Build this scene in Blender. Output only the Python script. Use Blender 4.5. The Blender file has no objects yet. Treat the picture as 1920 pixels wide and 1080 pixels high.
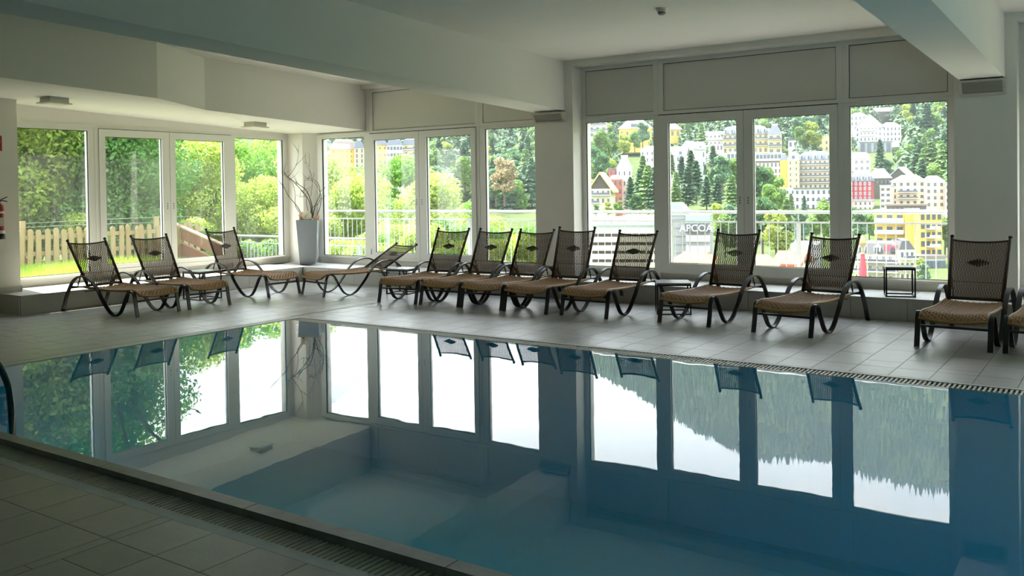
import bpy, math, random
import numpy as np
from mathutils import Vector, Matrix

# ------------------------------------------------------------------ camera, sky, sun, exposure
SC = bpy.context.scene
COL = SC.collection
F_PX, CY_PX, YAW, PITCH, ROLL, EYE = 1683.674, 384.269, -.603326, .0169165, .0142554, 1.5
_f = np.array([math.sin(YAW) * math.cos(PITCH), math.cos(YAW) * math.cos(PITCH), -math.sin(PITCH)])
_r0 = np.array([math.cos(YAW), -math.sin(YAW), 0.0])
_d0 = np.cross(_f, _r0)
_r = math.cos(ROLL) * _r0 + math.sin(ROLL) * _d0
_d = -math.sin(ROLL) * _r0 + math.cos(ROLL) * _d0
cam_data = bpy.data.cameras.new('camera')
cam = bpy.data.objects.new('camera', cam_data)
COL.objects.link(cam)
M = Matrix(((_r[0], -_d[0], -_f[0], 0), (_r[1], -_d[1], -_f[1], 0), (_r[2], -_d[2], -_f[2], EYE), (0, 0, 0, 1)))
cam.matrix_world = M
cam_data.sensor_width = 36
cam_data.lens = F_PX * 36 / 1920
cam_data.shift_y = -(540 - CY_PX) / 1920
cam_data.clip_start = .05
cam_data.clip_end = 20000
SC.camera = cam
SC.view_settings.view_transform = 'Standard'
SC.view_settings.look = 'None'
SC.view_settings.gamma = 1
SC.view_settings.use_curve_mapping = False
SC.view_settings.exposure = 1.75
SC.cycles.use_denoising = True
SC.cycles.max_bounces = 10
SC.cycles.volume_bounces = 0
SC.cycles.diffuse_bounces = 5
SC.cycles.glossy_bounces = 4
SC.cycles.transmission_bounces = 4
SC.cycles.transparent_max_bounces = 16
SC.cycles.sample_clamp_indirect = 6
SC.cycles.caustics_reflective = False
SC.cycles.caustics_refractive = False

SKY = 2.2
world = bpy.data.worlds.new('world')
SC.world = world
world.use_nodes = True
wn, wl = world.node_tree.nodes, world.node_tree.links
wn.clear()
w_out = wn.new('ShaderNodeOutputWorld'); w_bg = wn.new('ShaderNodeBackground')
w_co = wn.new('ShaderNodeTexCoord'); w_sep = wn.new('ShaderNodeSeparateXYZ')
w_ramp = wn.new('ShaderNodeValToRGB'); w_map = wn.new('ShaderNodeMapping')
w_noise = wn.new('ShaderNodeTexNoise'); w_cr = wn.new('ShaderNodeValToRGB'); w_mix = wn.new('ShaderNodeMix')
w_mix.data_type = 'RGBA'
wl.new(w_co.outputs['Generated'], w_sep.inputs[0])
wl.new(w_sep.outputs['Z'], w_ramp.inputs[0])
w_ramp.color_ramp.elements[0].position = 0.0
w_ramp.color_ramp.elements[0].color = (.92, .95, .97, 1)
w_ramp.color_ramp.elements[1].position = .75
w_ramp.color_ramp.elements[1].color = (.52, .66, .88, 1)
w_map.inputs['Scale'].default_value = (1.5, 1.5, 5.5)
wl.new(w_co.outputs['Generated'], w_map.inputs[0])
wl.new(w_map.outputs[0], w_noise.inputs['Vector'])
w_noise.inputs['Scale'].default_value = 2.6
w_noise.inputs['Detail'].default_value = 5
wl.new(w_noise.outputs[0], w_cr.inputs[0])
w_cr.color_ramp.elements[0].position = .46
w_cr.color_ramp.elements[1].position = .66
wl.new(w_cr.outputs[0], w_mix.inputs[0])
wl.new(w_ramp.outputs[0], w_mix.inputs[6])
w_mix.inputs[7].default_value = (1.0, .99, .97, 1)
wl.new(w_mix.outputs[2], w_bg.inputs[0])
w_bg.inputs[1].default_value = SKY
wl.new(w_bg.outputs[0], w_out.inputs[0])

sun_data = bpy.data.lights.new('sun', 'SUN')
sun = bpy.data.objects.new('sun', sun_data)
COL.objects.link(sun)
sun_data.energy = 10.0
sun_data.angle = .02
sun_data.color = (1.0, .96, .90)
sun.rotation_euler = Vector((.50, -.10, -.86)).to_track_quat('-Z', 'Y').to_euler()


def portal(x, y, z, w, h, rz):
    """sky portal over a window opening: guides the daylight that comes through that window, adds none"""
    a = bpy.data.lights.new('window_daylight', 'AREA')
    o = bpy.data.objects.new('window_daylight', a)
    a.shape = 'RECTANGLE'; a.size = w; a.size_y = h
    a.cycles.is_portal = True
    o.location = (x, y, z); o.rotation_euler = (math.radians(90), 0, rz)
    COL.objects.link(o)


# ------------------------------------------------------------------ helpers
def ray(px, py):
    c = np.array([(px - 960) / F_PX, (py - CY_PX) / F_PX, 1.0])
    return c[0] * _r + c[1] * _d + c[2] * _f


def at_z(px, py, z=0.0):
    d = ray(px, py); t = (z - EYE) / d[2]
    return np.array([0, 0, EYE]) + t * d


def at_dist(px, py, r):
    d = ray(px, py); t = r / math.hypot(d[0], d[1])
    return np.array([0, 0, EYE]) + t * d


def lin(h):
    h = h.lstrip('#')
    o = []
    for i in (0, 2, 4):
        c = int(h[i:i + 2], 16) / 255
        o.append(c / 12.92 if c <= .04045 else ((c + .055) / 1.055) ** 2.4)
    return (*o, 1.0)


MATS = {}


def mat(name, col, rough=.6, metal=0.0, var=0.0, vscale=8.0, bump=0.0, bscale=40.0, rnd=0.0, spec=.5, trans=0.0, stretch=None):
    if name in MATS:
        return MATS[name]
    m = bpy.data.materials.new(name); m.use_nodes = True
    n, l = m.node_tree.nodes, m.node_tree.links
    b = n['Principled BSDF']; out = n['Material Output']
    c = lin(col) if isinstance(col, str) else col
    b.inputs['Base Color'].default_value = c
    b.inputs['Roughness'].default_value = rough
    b.inputs['Metallic'].default_value = metal
    b.inputs['Specular IOR Level'].default_value = spec
    src = None
    if var or bump:
        tc = n.new('ShaderNodeTexCoord'); mp = n.new('ShaderNodeMapping')
        l.new(tc.outputs['Object'], mp.inputs[0])
        if stretch: mp.inputs['Scale'].default_value = stretch
    if var:
        t = n.new('ShaderNodeTexNoise'); t.inputs['Scale'].default_value = vscale; t.inputs['Detail'].default_value = 4
        l.new(mp.outputs[0], t.inputs['Vector'])
        mx = n.new('ShaderNodeMix'); mx.data_type = 'RGBA'
        l.new(t.outputs[0], mx.inputs[0])
        mx.inputs[6].default_value = tuple(max(0, x * (1 - var)) for x in c[:3]) + (1,)
        mx.inputs[7].default_value = tuple(min(1, x * (1 + var)) for x in c[:3]) + (1,)
        src = mx.outputs[2]
    if rnd:
        oi = n.new('ShaderNodeObjectInfo'); hs = n.new('ShaderNodeHueSaturation')
        mr = n.new('ShaderNodeMapRange'); mr.inputs[3].default_value = 1 - rnd; mr.inputs[4].default_value = 1 + rnd
        l.new(oi.outputs['Random'], mr.inputs[0]); l.new(mr.outputs[0], hs.inputs['Value'])
        if src: l.new(src, hs.inputs['Color'])
        else: hs.inputs['Color'].default_value = c
        src = hs.outputs[0]
    if src: l.new(src, b.inputs['Base Color'])
    if bump:
        t2 = n.new('ShaderNodeTexNoise'); t2.inputs['Scale'].default_value = bscale; t2.inputs['Detail'].default_value = 3
        l.new(mp.outputs[0], t2.inputs['Vector'])
        bp = n.new('ShaderNodeBump'); bp.inputs['Strength'].default_value = bump; bp.inputs['Distance'].default_value = .01
        l.new(t2.outputs[0], bp.inputs['Height']); l.new(bp.outputs[0], b.inputs['Normal'])
    if trans:
        tr = n.new('ShaderNodeBsdfTranslucent'); ms = n.new('ShaderNodeMixShader'); ms.inputs[0].default_value = trans
        if src: l.new(src, tr.inputs[0])
        else: tr.inputs[0].default_value = c
        l.new(b.outputs[0], ms.inputs[1]); l.new(tr.outputs[0], ms.inputs[2]); l.new(ms.outputs[0], out.inputs[0])
    MATS[name] = m
    return m


def schlick(n, l, f0, normal=None):
    """reflectance that is the same from both sides of a thin pane"""
    lw = n.new('ShaderNodeLayerWeight'); lw.inputs['Blend'].default_value = .5
    if normal is not None: l.new(normal, lw.inputs['Normal'])
    p = n.new('ShaderNodeMath'); p.operation = 'POWER'; p.inputs[1].default_value = 5
    a = n.new('ShaderNodeMath'); a.operation = 'MULTIPLY_ADD'; a.inputs[1].default_value = 1 - f0; a.inputs[2].default_value = f0
    l.new(lw.outputs['Facing'], p.inputs[0]); l.new(p.outputs[0], a.inputs[0])
    return a.outputs[0]


class MB:
    def __init__(s): s.v = []; s.f = []

    def add(s, vs, fs):
        o = len(s.v); s.v += [tuple(map(float, v)) for v in vs]; s.f += [tuple(i + o for i in f) for f in fs]; return s

    def box(s, x0, x1, y0, y1, z0, z1):
        return s.add([(x0, y0, z0), (x1, y0, z0), (x1, y1, z0), (x0, y1, z0), (x0, y0, z1), (x1, y0, z1), (x1, y1, z1), (x0, y1, z1)],
                     [(0, 3, 2, 1), (4, 5, 6, 7), (0, 1, 5, 4), (1, 2, 6, 5), (2, 3, 7, 6), (3, 0, 4, 7)])

    def frame(s, x0, x1, z0, z1, w, y0, y1, wb=None, wt=None):
        wb = w if wb is None else wb; wt = w if wt is None else wt
        s.box(x0, x0 + w, y0, y1, z0, z1); s.box(x1 - w, x1, y0, y1, z0, z1)
        s.box(x0 + w, x1 - w, y0, y1, z0, z0 + wb); s.box(x0 + w, x1 - w, y0, y1, z1 - wt, z1)
        return s

    def prism(s, poly, axis, a, b):
        """poly: 2D points; axis 'x','y','z' is the extrusion axis"""
        n = len(poly)
        def P(p, t):
            return {'x': (t, p[0], p[1]), 'y': (p[0], t, p[1]), 'z': (p[0], p[1], t)}[axis]
        vs = [P(p, a) for p in poly] + [P(p, b) for p in poly]
        fs = [tuple(range(n))[::-1], tuple(range(n, 2 * n))] + [(i, (i + 1) % n, n + (i + 1) % n, n + i) for i in range(n)]
        return s.add(vs, fs)

    def tube(s, pts, r, n=6, cap=True):
        pts = [Vector(p) for p in pts]; rs = r if isinstance(r, (list, tuple)) else [r] * len(pts)
        rings = []; up = None
        for i, p in enumerate(pts):
            t = (pts[min(i + 1, len(pts) - 1)] - pts[max(i - 1, 0)]).normalized()
            if up is None:
                up = t.cross(Vector((0, 0, 1)))
                if up.length < .05: up = t.cross(Vector((1, 0, 0)))
                up.normalize()
            else:
                up = (up - t * up.dot(t)).normalized()
            w = t.cross(up)
            rings.append([p + (up * math.cos(2 * math.pi * k / n) + w * math.sin(2 * math.pi * k / n)) * rs[i] for k in range(n)])
        vs = [v for R in rings for v in R]
        fs = [(i * n + k, i * n + (k + 1) % n, (i + 1) * n + (k + 1) % n, (i + 1) * n + k) for i in range(len(pts) - 1) for k in range(n)]
        if cap: fs += [tuple(range(n))[::-1], tuple(range((len(pts) - 1) * n, len(pts) * n))]
        return s.add(vs, fs)

    def lathe(s, prof, n=16, c=(0, 0, 0)):
        vs = [(c[0] + r * math.cos(2 * math.pi * k / n), c[1] + r * math.sin(2 * math.pi * k / n), c[2] + z) for r, z in prof for k in range(n)]
        fs = [(i * n + k, i * n + (k + 1) % n, (i + 1) * n + (k + 1) % n, (i + 1) * n + k) for i in range(len(prof) - 1) for k in range(n)]
        fs += [tuple(range(n))[::-1], tuple(range((len(prof) - 1) * n, len(prof) * n))]
        return s.add(vs, fs)

    def mesh(s, name, m, smooth=False):
        me = bpy.data.meshes.new(name); me.from_pydata(s.v, [], s.f); me.update()
        if m is not None: me.materials.append(m)
        if smooth: me.polygons.foreach_set('use_smooth', [True] * len(me.polygons))
        return me

    def build(s, name, m, parent=None, smooth=False, loc=None, rot=None):
        return obj(name, s.mesh(name, m, smooth), parent, loc, rot)


def obj(name, me, parent=None, loc=None, rot=None, scale=None):
    o = bpy.data.objects.new(name, me); COL.objects.link(o)
    if parent is not None: o.parent = parent
    if loc is not None: o.location = loc
    if rot is not None: o.rotation_euler = rot
    if scale is not None: o.scale = scale
    return o


def empty(name, loc=(0, 0, 0), rz=0.0):
    o = bpy.data.objects.new(name, None); o.empty_display_size = .1; COL.objects.link(o)
    o.location = loc; o.rotation_euler = (0, 0, rz)
    return o


def tag(o, label, cat, group=None, kind=None):
    if label: o['label'] = label
    if cat: o['category'] = cat
    if group: o['group'] = group
    if kind: o['kind'] = kind
    return o


def struct(o, label=None):
    o['kind'] = 'structure'
    if label: o['label'] = label
    return o


def stuff(o):
    o['kind'] = 'stuff'; return o


def quads(name, V, m, n=4, smooth=False):
    """numpy (k*n,3) vertices, one n-gon per n vertices"""
    V = np.asarray(V, dtype=np.float32).reshape(-1, 3); k = len(V) // n
    me = bpy.data.meshes.new(name)
    me.vertices.add(len(V)); me.vertices.foreach_set('co', V.ravel())
    me.loops.add(len(V)); me.loops.foreach_set('vertex_index', np.arange(len(V), dtype=np.int32))
    me.polygons.add(k); me.polygons.foreach_set('loop_start', np.arange(0, k * n, n, dtype=np.int32))
    me.update(calc_edges=True); me.validate()
    me.materials.append(m)
    return me


def catmull(P, per=6):
    P = [np.array(p, float) for p in P]; P = [2 * P[0] - P[1]] + P + [2 * P[-1] - P[-2]]
    out = []
    for i in range(1, len(P) - 2):
        for k in range(per):
            t = k / per
            out.append(.5 * ((2 * P[i]) + (-P[i - 1] + P[i + 1]) * t + (2 * P[i - 1] - 5 * P[i] + 4 * P[i + 1] - P[i + 2]) * t * t + (-P[i - 1] + 3 * P[i] - 3 * P[i + 1] + P[i + 2]) * t ** 3))
    out.append(P[-2]); return out


# ------------------------------------------------------------------ materials of the room
W_WALL = mat('white_plaster', '#ece7de', .85, var=.03, vscale=3)
W_CEIL = mat('white_ceiling_paint', '#ece8df', .9, var=.03, vscale=2)
W_FRAME = mat('white_window_plastic', '#dedcd5', .35)
W_PANEL = mat('pale_grey_panel', '#d6d3ca', .7, var=.02, vscale=30)
M_GAP = mat('black_rubber_seal', '#1a1a18', .7)
M_TILE = mat('grey_stone_tile', '#989792', .33, var=.16, vscale=6, rnd=.07, bump=.12, bscale=60, spec=.5)
M_NTILE = M_TILE
M_GROUT = mat('dark_grout', '#3b3b39', .9)
M_LEDGE = mat('ledge_stone_tile', '#bcbab3', .45, var=.12, vscale=5, rnd=.05)
M_STONE = mat('pool_edge_stone', '#b4baba', .5, var=.2, vscale=9)
M_LIP = mat('wet_pool_coping', '#838a8a', .4, var=.35, vscale=12)
M_GRATE = mat('grate_plastic', '#b8b3a2', .5)
M_DARK = mat('dark_channel', '#141615', .9)
M_POOL = mat('blue_pool_liner', (.06, .52, .76, 1), .6, var=.06, vscale=1)
M_BLACK = mat('black_powder_steel', '#17171a', .42)
M_FRAMEBAR = mat('charcoal_flat_bar', '#232327', .38, spec=.6)
M_WICK = mat('brown_wicker', '#5d4128', .55, var=.35, vscale=60)
M_WICKD = mat('dark_brown_wicker', '#3a2818', .55, var=.3, vscale=60)
M_WICKE = mat('tan_wicker_edge', '#96733f', .5, var=.2, vscale=40)


def glass_mat():
    m = bpy.data.materials.new('dusty_window_glass'); m.use_nodes = True
    n, l = m.node_tree.nodes, m.node_tree.links
    n.clear()
    out = n.new('ShaderNodeOutputMaterial'); tr = n.new('ShaderNodeBsdfTransparent'); gl = n.new('ShaderNodeBsdfGlossy')
    tl = n.new('ShaderNodeBsdfTranslucent'); m1 = n.new('ShaderNodeMixShader'); m2 = n.new('ShaderNodeMixShader')
    tc = n.new('ShaderNodeTexCoord'); nz = n.new('ShaderNodeTexNoise'); mr = n.new('ShaderNodeMapRange'); mp = n.new('ShaderNodeMapping')
    tr.inputs[0].default_value = (.93, .95, .94, 1)
    gl.inputs['Roughness'].default_value = .02
    tl.inputs[0].default_value = (1, 1, 1, 1)
    mp.inputs['Scale'].default_value = (1, 1, .35)
    l.new(tc.outputs['Object'], mp.inputs[0]); l.new(mp.outputs[0], nz.inputs['Vector'])
    nz.inputs['Scale'].default_value = 2.2
    mr.inputs[1].default_value = .3; mr.inputs[2].default_value = .8; mr.inputs[3].default_value = .003; mr.inputs[4].default_value = .014
    l.new(nz.outputs[0], mr.inputs[0])
    l.new(mr.outputs[0], m1.inputs[0]); l.new(tr.outputs[0], m1.inputs[1]); l.new(tl.outputs[0], m1.inputs[2])
    l.new(schlick(n, l, .03), m2.inputs[0]); l.new(m1.outputs[0], m2.inputs[1]); l.new(gl.outputs[0], m2.inputs[2])
    l.new(m2.outputs[0], out.inputs[0])
    return m


M_GLASS = glass_mat()


def water_mat():
    m = bpy.data.materials.new('still_pool_water'); m.use_nodes = True
    n, l = m.node_tree.nodes, m.node_tree.links
    n.clear()
    out = n.new('ShaderNodeOutputMaterial'); tr = n.new('ShaderNodeBsdfTransparent'); gl = n.new('ShaderNodeBsdfGlossy')
    mx = n.new('ShaderNodeMixShader')
    tc = n.new('ShaderNodeTexCoord'); nz = n.new('ShaderNodeTexNoise'); bp = n.new('ShaderNodeBump')
    tr.inputs[0].default_value = (.68, .96, 1.0, 1)
    gl.inputs['Roughness'].default_value = 0.0
    nz.inputs['Scale'].default_value = 2.3; nz.inputs['Detail'].default_value = 2
    bp.inputs['Strength'].default_value = .05; bp.inputs['Distance'].default_value = .01
    l.new(tc.outputs['Object'], nz.inputs['Vector']); l.new(nz.outputs[0], bp.inputs['Height'])
    l.new(bp.outputs[0], gl.inputs['Normal'])
    l.new(schlick(n, l, .02, bp.outputs[0]), mx.inputs[0]); l.new(tr.outputs[0], mx.inputs[1]); l.new(gl.outputs[0], mx.inputs[2])
    l.new(mx.outputs[0], out.inputs[0])
    return m


# ------------------------------------------------------------------ the room
YW, XW = 11.33, -12.58          # inner faces of the back and left window walls
YP = 11.08                      # front of the pillars
XL = -12.13                     # left wall pier
XR, YN = 6.4, -3.2              # right and near walls
LZ = .245                       # ledge height


def ceil_z(y): return 3.333 + .035 * (11.08 - y)


# floor slab with tiles
fl = MB()
fl.box(XW - .3, XR, 7.38, YW + .3, -.30, -.012)
fl.box(XW - .3, -8.36, YN, 7.38, -.30, -.012)
fl.box(-8.36, XR, YN, 2.52, -.30, -.012)
floor = struct(fl.build('floor', M_GROUT), 'grey tiled pool deck')
tile_cache = {}
n_tile = [0]
extra = MB()


def tile(x0, x1, y0, y1, m=None):
    g = .0022
    x0 += g; x1 -= g; y0 += g; y1 -= g
    if x1 - x0 < .02 or y1 - y0 < .02: return
    if n_tile[0] >= 298:
        extra.box(x0, x1, y0, y1, -.012, 0); return
    key = (round(x1 - x0, 3), round(y1 - y0, 3))
    if key not in tile_cache:
        a, b = key[0] / 2, key[1] / 2
        tile_cache[key] = MB().box(-a, a, -b, b, -.006, .006).mesh('tile', m or M_TILE)
    o = obj('tile', tile_cache[key], floor, ((x0 + x1) / 2, (y0 + y1) / 2, -.006))
    n_tile[0] += 1


def column(x0, x1, ya, yb, first, L=.6):
    y = ya
    nxt = first
    while y < yb - .03:
        e = min(nxt, yb)
        tile(x0, x1, y, e); y = e; nxt = e + L


# near deck (seen largest)
xs = [-3.715 - .3 * k for k in range(0, 12)]
offs = [.37, .0, .17, .42, .08, .27]
for k in range(8):
    tile(xs[k + 1], xs[k], 2.198, 2.492)
    column(xs[k + 1], xs[k], .2, 2.198, .65 + offs[k % 6])
tile(-3.715, -3.645, 2.198, 2.492); column(-3.715, -3.645, .6, 2.198, 1.85)
for k in range(9):
    a, b = -3.645 + .3 * k, -3.645 + .3 * (k + 1)
    tile(a, b, 2.198, 2.492); column(a, b, .6, 2.198, .77 + offs[(k * 2 + 1) % 6])
# far deck
for k in range(-8, 24):
    x1 = -1.277 - .297 * k; x0 = x1 - .297
    if x1 < -8.5: break
    tile(x0, x1, 7.456, 7.785)
    column(x0, x1, 7.785, 10.5, 7.785 + [.40, .25, .55, .32, .48, .15][k % 6])
# left deck
for k in range(0, 11):
    x1 = -8.37 - .297 * k; x0 = max(x1 - .297, -11.56)
    column(x0, x1, 3.3, 10.5, 3.3 + [.55, .10, .40, .25, .5, .33][k % 6])
for (ex0, ex1, ey0, ey1) in ((-12.13, -6.117, YN, 2.49), (-6.115, XR, YN, .2), (-.943, XR, .2, 2.49), (-3.715, -.945, .2, .6), (-12.13, -8.37, 2.49, 3.3), (-12.13, -11.565, 3.3, 5.78), (1.1, XR, 7.456, 10.5)):
    xx = ex0; k = 0
    while xx < ex1 - .02:
        yy = ey0 - .3 * (k % 2)
        while yy < ey1 - .02:
            a_, b_, c_, d_ = xx + .0022, min(xx + .297, ex1) - .0022, max(yy, ey0) + .0022, min(yy + .6, ey1) - .0022
            if b_ - a_ > .01 and d_ - c_ > .01: extra.box(a_, b_, c_, d_, -.012, 0)
            yy += .6
        xx += .297; k += 1
if extra.v: stuff(extra.build('tile', M_TILE, floor))

# pool edges
pe = struct(MB().box(-8.36, XR, 2.492, 2.56, -.3, .0).build('trim_1', M_STONE), 'grey stone strip along the near pool grate')
far_strip = struct(MB().box(-8.36, XR, 7.405, 7.455, -.3, 0).build('trim_2', M_STONE), 'stone strip along the far pool grate')
left_strip = struct(MB().box(-8.36, -8.22, 2.86, 7.40, -.3, 0).build('trim_3', M_STONE), 'stone strip along the left pool edge')
lip = empty('pool_coping', (0, 0, 0))
struct(lip, 'raised wet stone coping along the near pool edge')
x = -8.2
while x < XR:
    MB().box(x + .002, x + 1.196, 2.70, 2.782, -.3, .034).build('coping_stone', M_LIP, lip); x += 1.2


def grate(name, x0, x1, y0, y1, z, label, pitch, singles):
    g = empty(name)
    tag(g, label, 'drain grate')
    MB().box(x0, x1, y0, y1, -.3, -.08).build('channel', M_DARK, g)
    bar = MB().box(-.0095, .0095, -(y1 - y0) / 2, (y1 - y0) / 2, -.012, 0).mesh('bar', M_GRATE)
    rest = MB(); k = 0; xx = singles[0]
    n = 0
    xx = x0 + .01
    while xx < x1:
        if singles[0] <= xx <= singles[1] and n < 290:
            obj('bar', bar, g, (xx, (y0 + y1) / 2, z)); n += 1
        else:
            rest.box(xx - .0075, xx + .0075, y0, y1, z - .012, z)
        xx += pitch
    MB().box(x0, x1, (y0 + y1) / 2 - .004, (y0 + y1) / 2 + .004, z - .02, z - .004).build('tie_rod', M_GRATE, g)
    stuff(rest.build('bar', M_GRATE, g))
    return g


grate('drain_grate', -8.2, XR, 2.562, 2.698, -.002, 'long ribbed drain grate between near deck tiles and raised coping', .032, (-6.0, -1.6))
grate('drain_grate', -8.2, XR, 7.245, 7.40, -.004, 'long ribbed drain grate between the far deck and the pool', .034, (9, 9))

basin = MB()
bx0, bx1, by0, by1, bz = -8.22, XR, 2.78, 7.245, -1.45
basin.box(bx0 - .2, bx1, by0 - .05, by1 + .05, bz - .2, bz)
basin.box(bx0 - .2, bx0 + .004, by0, by1, bz, -.008); basin.box(bx0, bx1, by1 - .006, by1 + .002, bz, -.008)
basin.box(bx0, bx1, by0, by0 + .008, bz, -.008)
struct(basin.build('pool_basin', M_POOL), 'blue pool basin')
wm = MB().add([(bx0, by0, -.004), (bx1, by0, -.004), (bx1, by1, -.004), (bx0, by1, -.004)], [(0, 1, 2, 3)])
water = wm.build('pool_water', water_mat())
tag(water, 'still teal pool water mirroring the windows', 'water', kind='stuff')

# ledges under the windows
led = MB().box(-11.58, XR, 10.52, YW + .2, -.012, LZ - .012).box(XW - .2, -11.58, 5.79, YW + .2, -.012, LZ - .012)
ledge = struct(led.build('trim_4', M_GROUT), 'low tiled ledge under the windows')


def ltile(x0, x1, y0, y1, z0, z1):
    key = ('l', round(x1 - x0, 3), round(y1 - y0, 3), round(z1 - z0, 3))
    if key not in tile_cache:
        a, b, c = key[1] / 2, key[2] / 2, key[3] / 2
        tile_cache[key] = MB().box(-a, a, -b, b, -c, c).mesh('tile', M_LEDGE)
    obj('tile', tile_cache[key], ledge, ((x0 + x1) / 2, (y0 + y1) / 2, (z0 + z1) / 2))


x = -11.566
while x < 1.2:
    ltile(x + .002, x + .594, 10.51, 10.52, 0, LZ - .014)
    ltile(x + .002, x + .594, 10.508, 10.91, LZ - .012, LZ); ltile(x + .002, x + .594, 10.914, YW, LZ - .012, LZ); x += .597
y = 5.80
while y < 10.45:
    ltile(-11.58, -11.568, y + .002, min(y + .594, 10.50), 0, LZ - .014)
    ltile(-12.0, -11.566, y + .002, y + .594, LZ - .012, LZ); ltile(XW, -12.004, y + .002, y + .594, LZ - .012, LZ); y += .597
ltile(XW, -11.57, 10.97, YW, LZ - .012, LZ)
ltile(-12.13, -11.566, 5.78, 5.79, 0, LZ - .014)

# walls
wb = MB()
wb.box(XW - .3, XR, YW + .05, YW + .25, -.3, .33)                     # under the windows
wb.box(XW - .3, XR, YW + .06, YW + .25, 3.20, 4.2)
[wb.box(q0, q1, YP, YW + .02, 3.255, 4.2) for q0, q1 in ((-6.56, -1.62), (-1.005, 4.1), (4.8, XR))]                           # lintel
wb.box(XW - .3, -7.2, YW - .10, YW + .02, 3.255, 4.2)
wall_back = struct(wb.build('wall_back', W_WALL), 'white wall above and below the back windows')
for x0, x1 in ((-7.21, -6.56), (-1.62, -1.005), (4.1, 4.8)):
    struct(MB().box(x0, x1, YP, YW + .26, 0, 4.2).build('wall_pillar', W_WALL), 'white pillar between window bays')
struct(MB().prism([(XW - .3, 11.13), (-12.21, 11.13), (-12.05, YW), (-12.05, YW + .25), (XW - .3, YW + .25)], 'z', 0, 3.6).build('wall_corner', W_WALL), 'white corner pillar behind the grey planter')
wlft = MB()
wlft.box(XL - .75, XL, YN, 6.09, -.3, 4.4)
wlft.box(XW - .3, XW - .05, 6.09, 11.2, -.3, .33)
wlft.box(XW - .3, XW - .0, 6.09, 11.2, 2.535, 4.2)
wall_left = struct(wlft.build('wall_left', W_WALL), 'white left wall around the garden windows')
struct(MB().box(XL - .01, XL + .012, 3.0, 6.10, LZ, LZ + .075).box(XL - .4, XL + .012, 6.09, 6.102, LZ, LZ + .075).build('baseboard_left', M_LEDGE))
struct(MB().box(XR, XR + .2, YN, YW + .2, -.3, 4.6).build('wall_right', W_WALL))
struct(MB().box(XL - .5, XR + .2, YN - .2, YN, -.3, 4.6).build('wall_near', W_WALL))
# ceiling and beams, all falling slightly towards the windows
struct(MB().prism([(YN, ceil_z(YN)), (YW + .2, ceil_z(YW + .2)), (YW + .2, 4.9), (YN, 4.9)], 'x', XW - .3, XR + .2).build('ceiling', W_CEIL), 'white ceiling')


def beam(x0, x1, z_end, slope, label):
    b = MB().prism([(YN, z_end + slope * (YP - YN)), (YP + .02, z_end), (YP + .02, 3.7), (YN, 4.2)], 'x', x0, x1).build('ceiling_beam', W_CEIL)
    struct(b, label)


beam(-7.22, -6.69, 2.628, .040, 'deep white ceiling beam ending at the middle pillar')
beam(-1.56, -1.12, 2.642, .026, 'white ceiling beam ending at the right pillar')
sof = MB()
pl = [(-10.85, YW + .02), (-10.85, 8.08), (-10.34, 6.98), (-10.33, YN), (XW - .3, YN), (XW - .3, YW + .02)]
n = len(pl)
vs = [(px, py, 2.56 + .043 * (11.3 - py)) for px, py in pl] + [(px, py, 4.1) for px, py in pl]
sof.add(vs, [tuple(range(n)), tuple(range(n, 2 * n))[::-1]] + [(i, n + i, n + (i + 1) % n, (i + 1) % n) for i in range(n)])
struct(sof.build('ceiling_soffit', W_CEIL), 'dropped white soffit with a slanted step above the garden windows')


# ------------------------------------------------------------------ windows and doors
class Loc:
    """a window wall as local (u along the wall, depth outward +, z)"""
    def __init__(s, left): s.left = left

    def parent(s, name):
        o = empty(name, (XW, 0, 0) if s.left else (0, YW, 0), math.radians(90) if s.left else 0)
        return struct(o)


# local frame: x = along wall, y = outward (back wall: +Y world; left wall rotated 90 deg: local y -> world -X)
def fixed_light(name, wall, u0, u1, z0, z1, g0, g1, label):
    w = wall.parent(name); w['label'] = label
    MB().box(u0, g0, 0, .09, z0, z1).box(g1, u1, 0, .09, z0, z1).box(g0, g1, 0, .09, z0, .382).box(g0, g1, 0, .09, 2.452, z1).build('frame', W_FRAME, w)
    MB().box(g0, g1, -.022, 0, .345, .370).build('sill', W_FRAME, w)
    s = MB().frame(g0 - .001, g1 + .001, .381, 2.453, .008, .010, .03); s.build('seal', M_GAP, w)
    MB().box(g0, g1, .034, .042, .382, 2.452).build('pane', M_GLASS, w)
    MB().box(u0 - .01, u1 + .01, .02, .09, LZ, z0).build('upstand', W_PANEL, w)
    return w


def door(name, wall, u0, u1, g0, g1, label, hinge_left, holes=True):
    w = wall.parent(name); w['label'] = label
    z0, z1 = .335, 2.488
    MB().box(u0 + .004, g0, -.025, .06, z0, z1).box(g1, u1 - .004, -.025, .06, z0, z1).box(g0, g1, -.025, .06, z0, .466).box(g0, g1, -.025, .06, 2.378, z1).build('frame', W_FRAME, w)
    MB().box(g0, g1, -.036, -.025, .384, .396).build('drip_rail', W_FRAME, w)
    MB().frame(g0 - .001, g1 + .001, .465, 2.379, .008, .0, .012).build('seal', M_GAP, w)
    MB().box(g0, g1, .016, .024, .466, 2.378).build('pane', M_GLASS, w)
    MB().box(u0, u1, .03, .09, LZ, z0 - .01).build('upstand', W_PANEL, w)
    uh = u1 - .055 if hinge_left else u0 + .055
    for dz in (-.035, 0, .035):
        MB().box(uh - .006, uh + .006, -.028, -.022, 1.32 + dz - .009, 1.32 + dz + .009).build('key_hole', M_GAP, w)
    ue = u0 + .012 if hinge_left else u1 - .012
    MB().box(ue - .018, ue + .018, -.04, -.02, .43, .52).build('hinge', W_FRAME, w)
    return w


B, L_ = Loc(False), Loc(True)
nw, nd = [0], [0]


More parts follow.
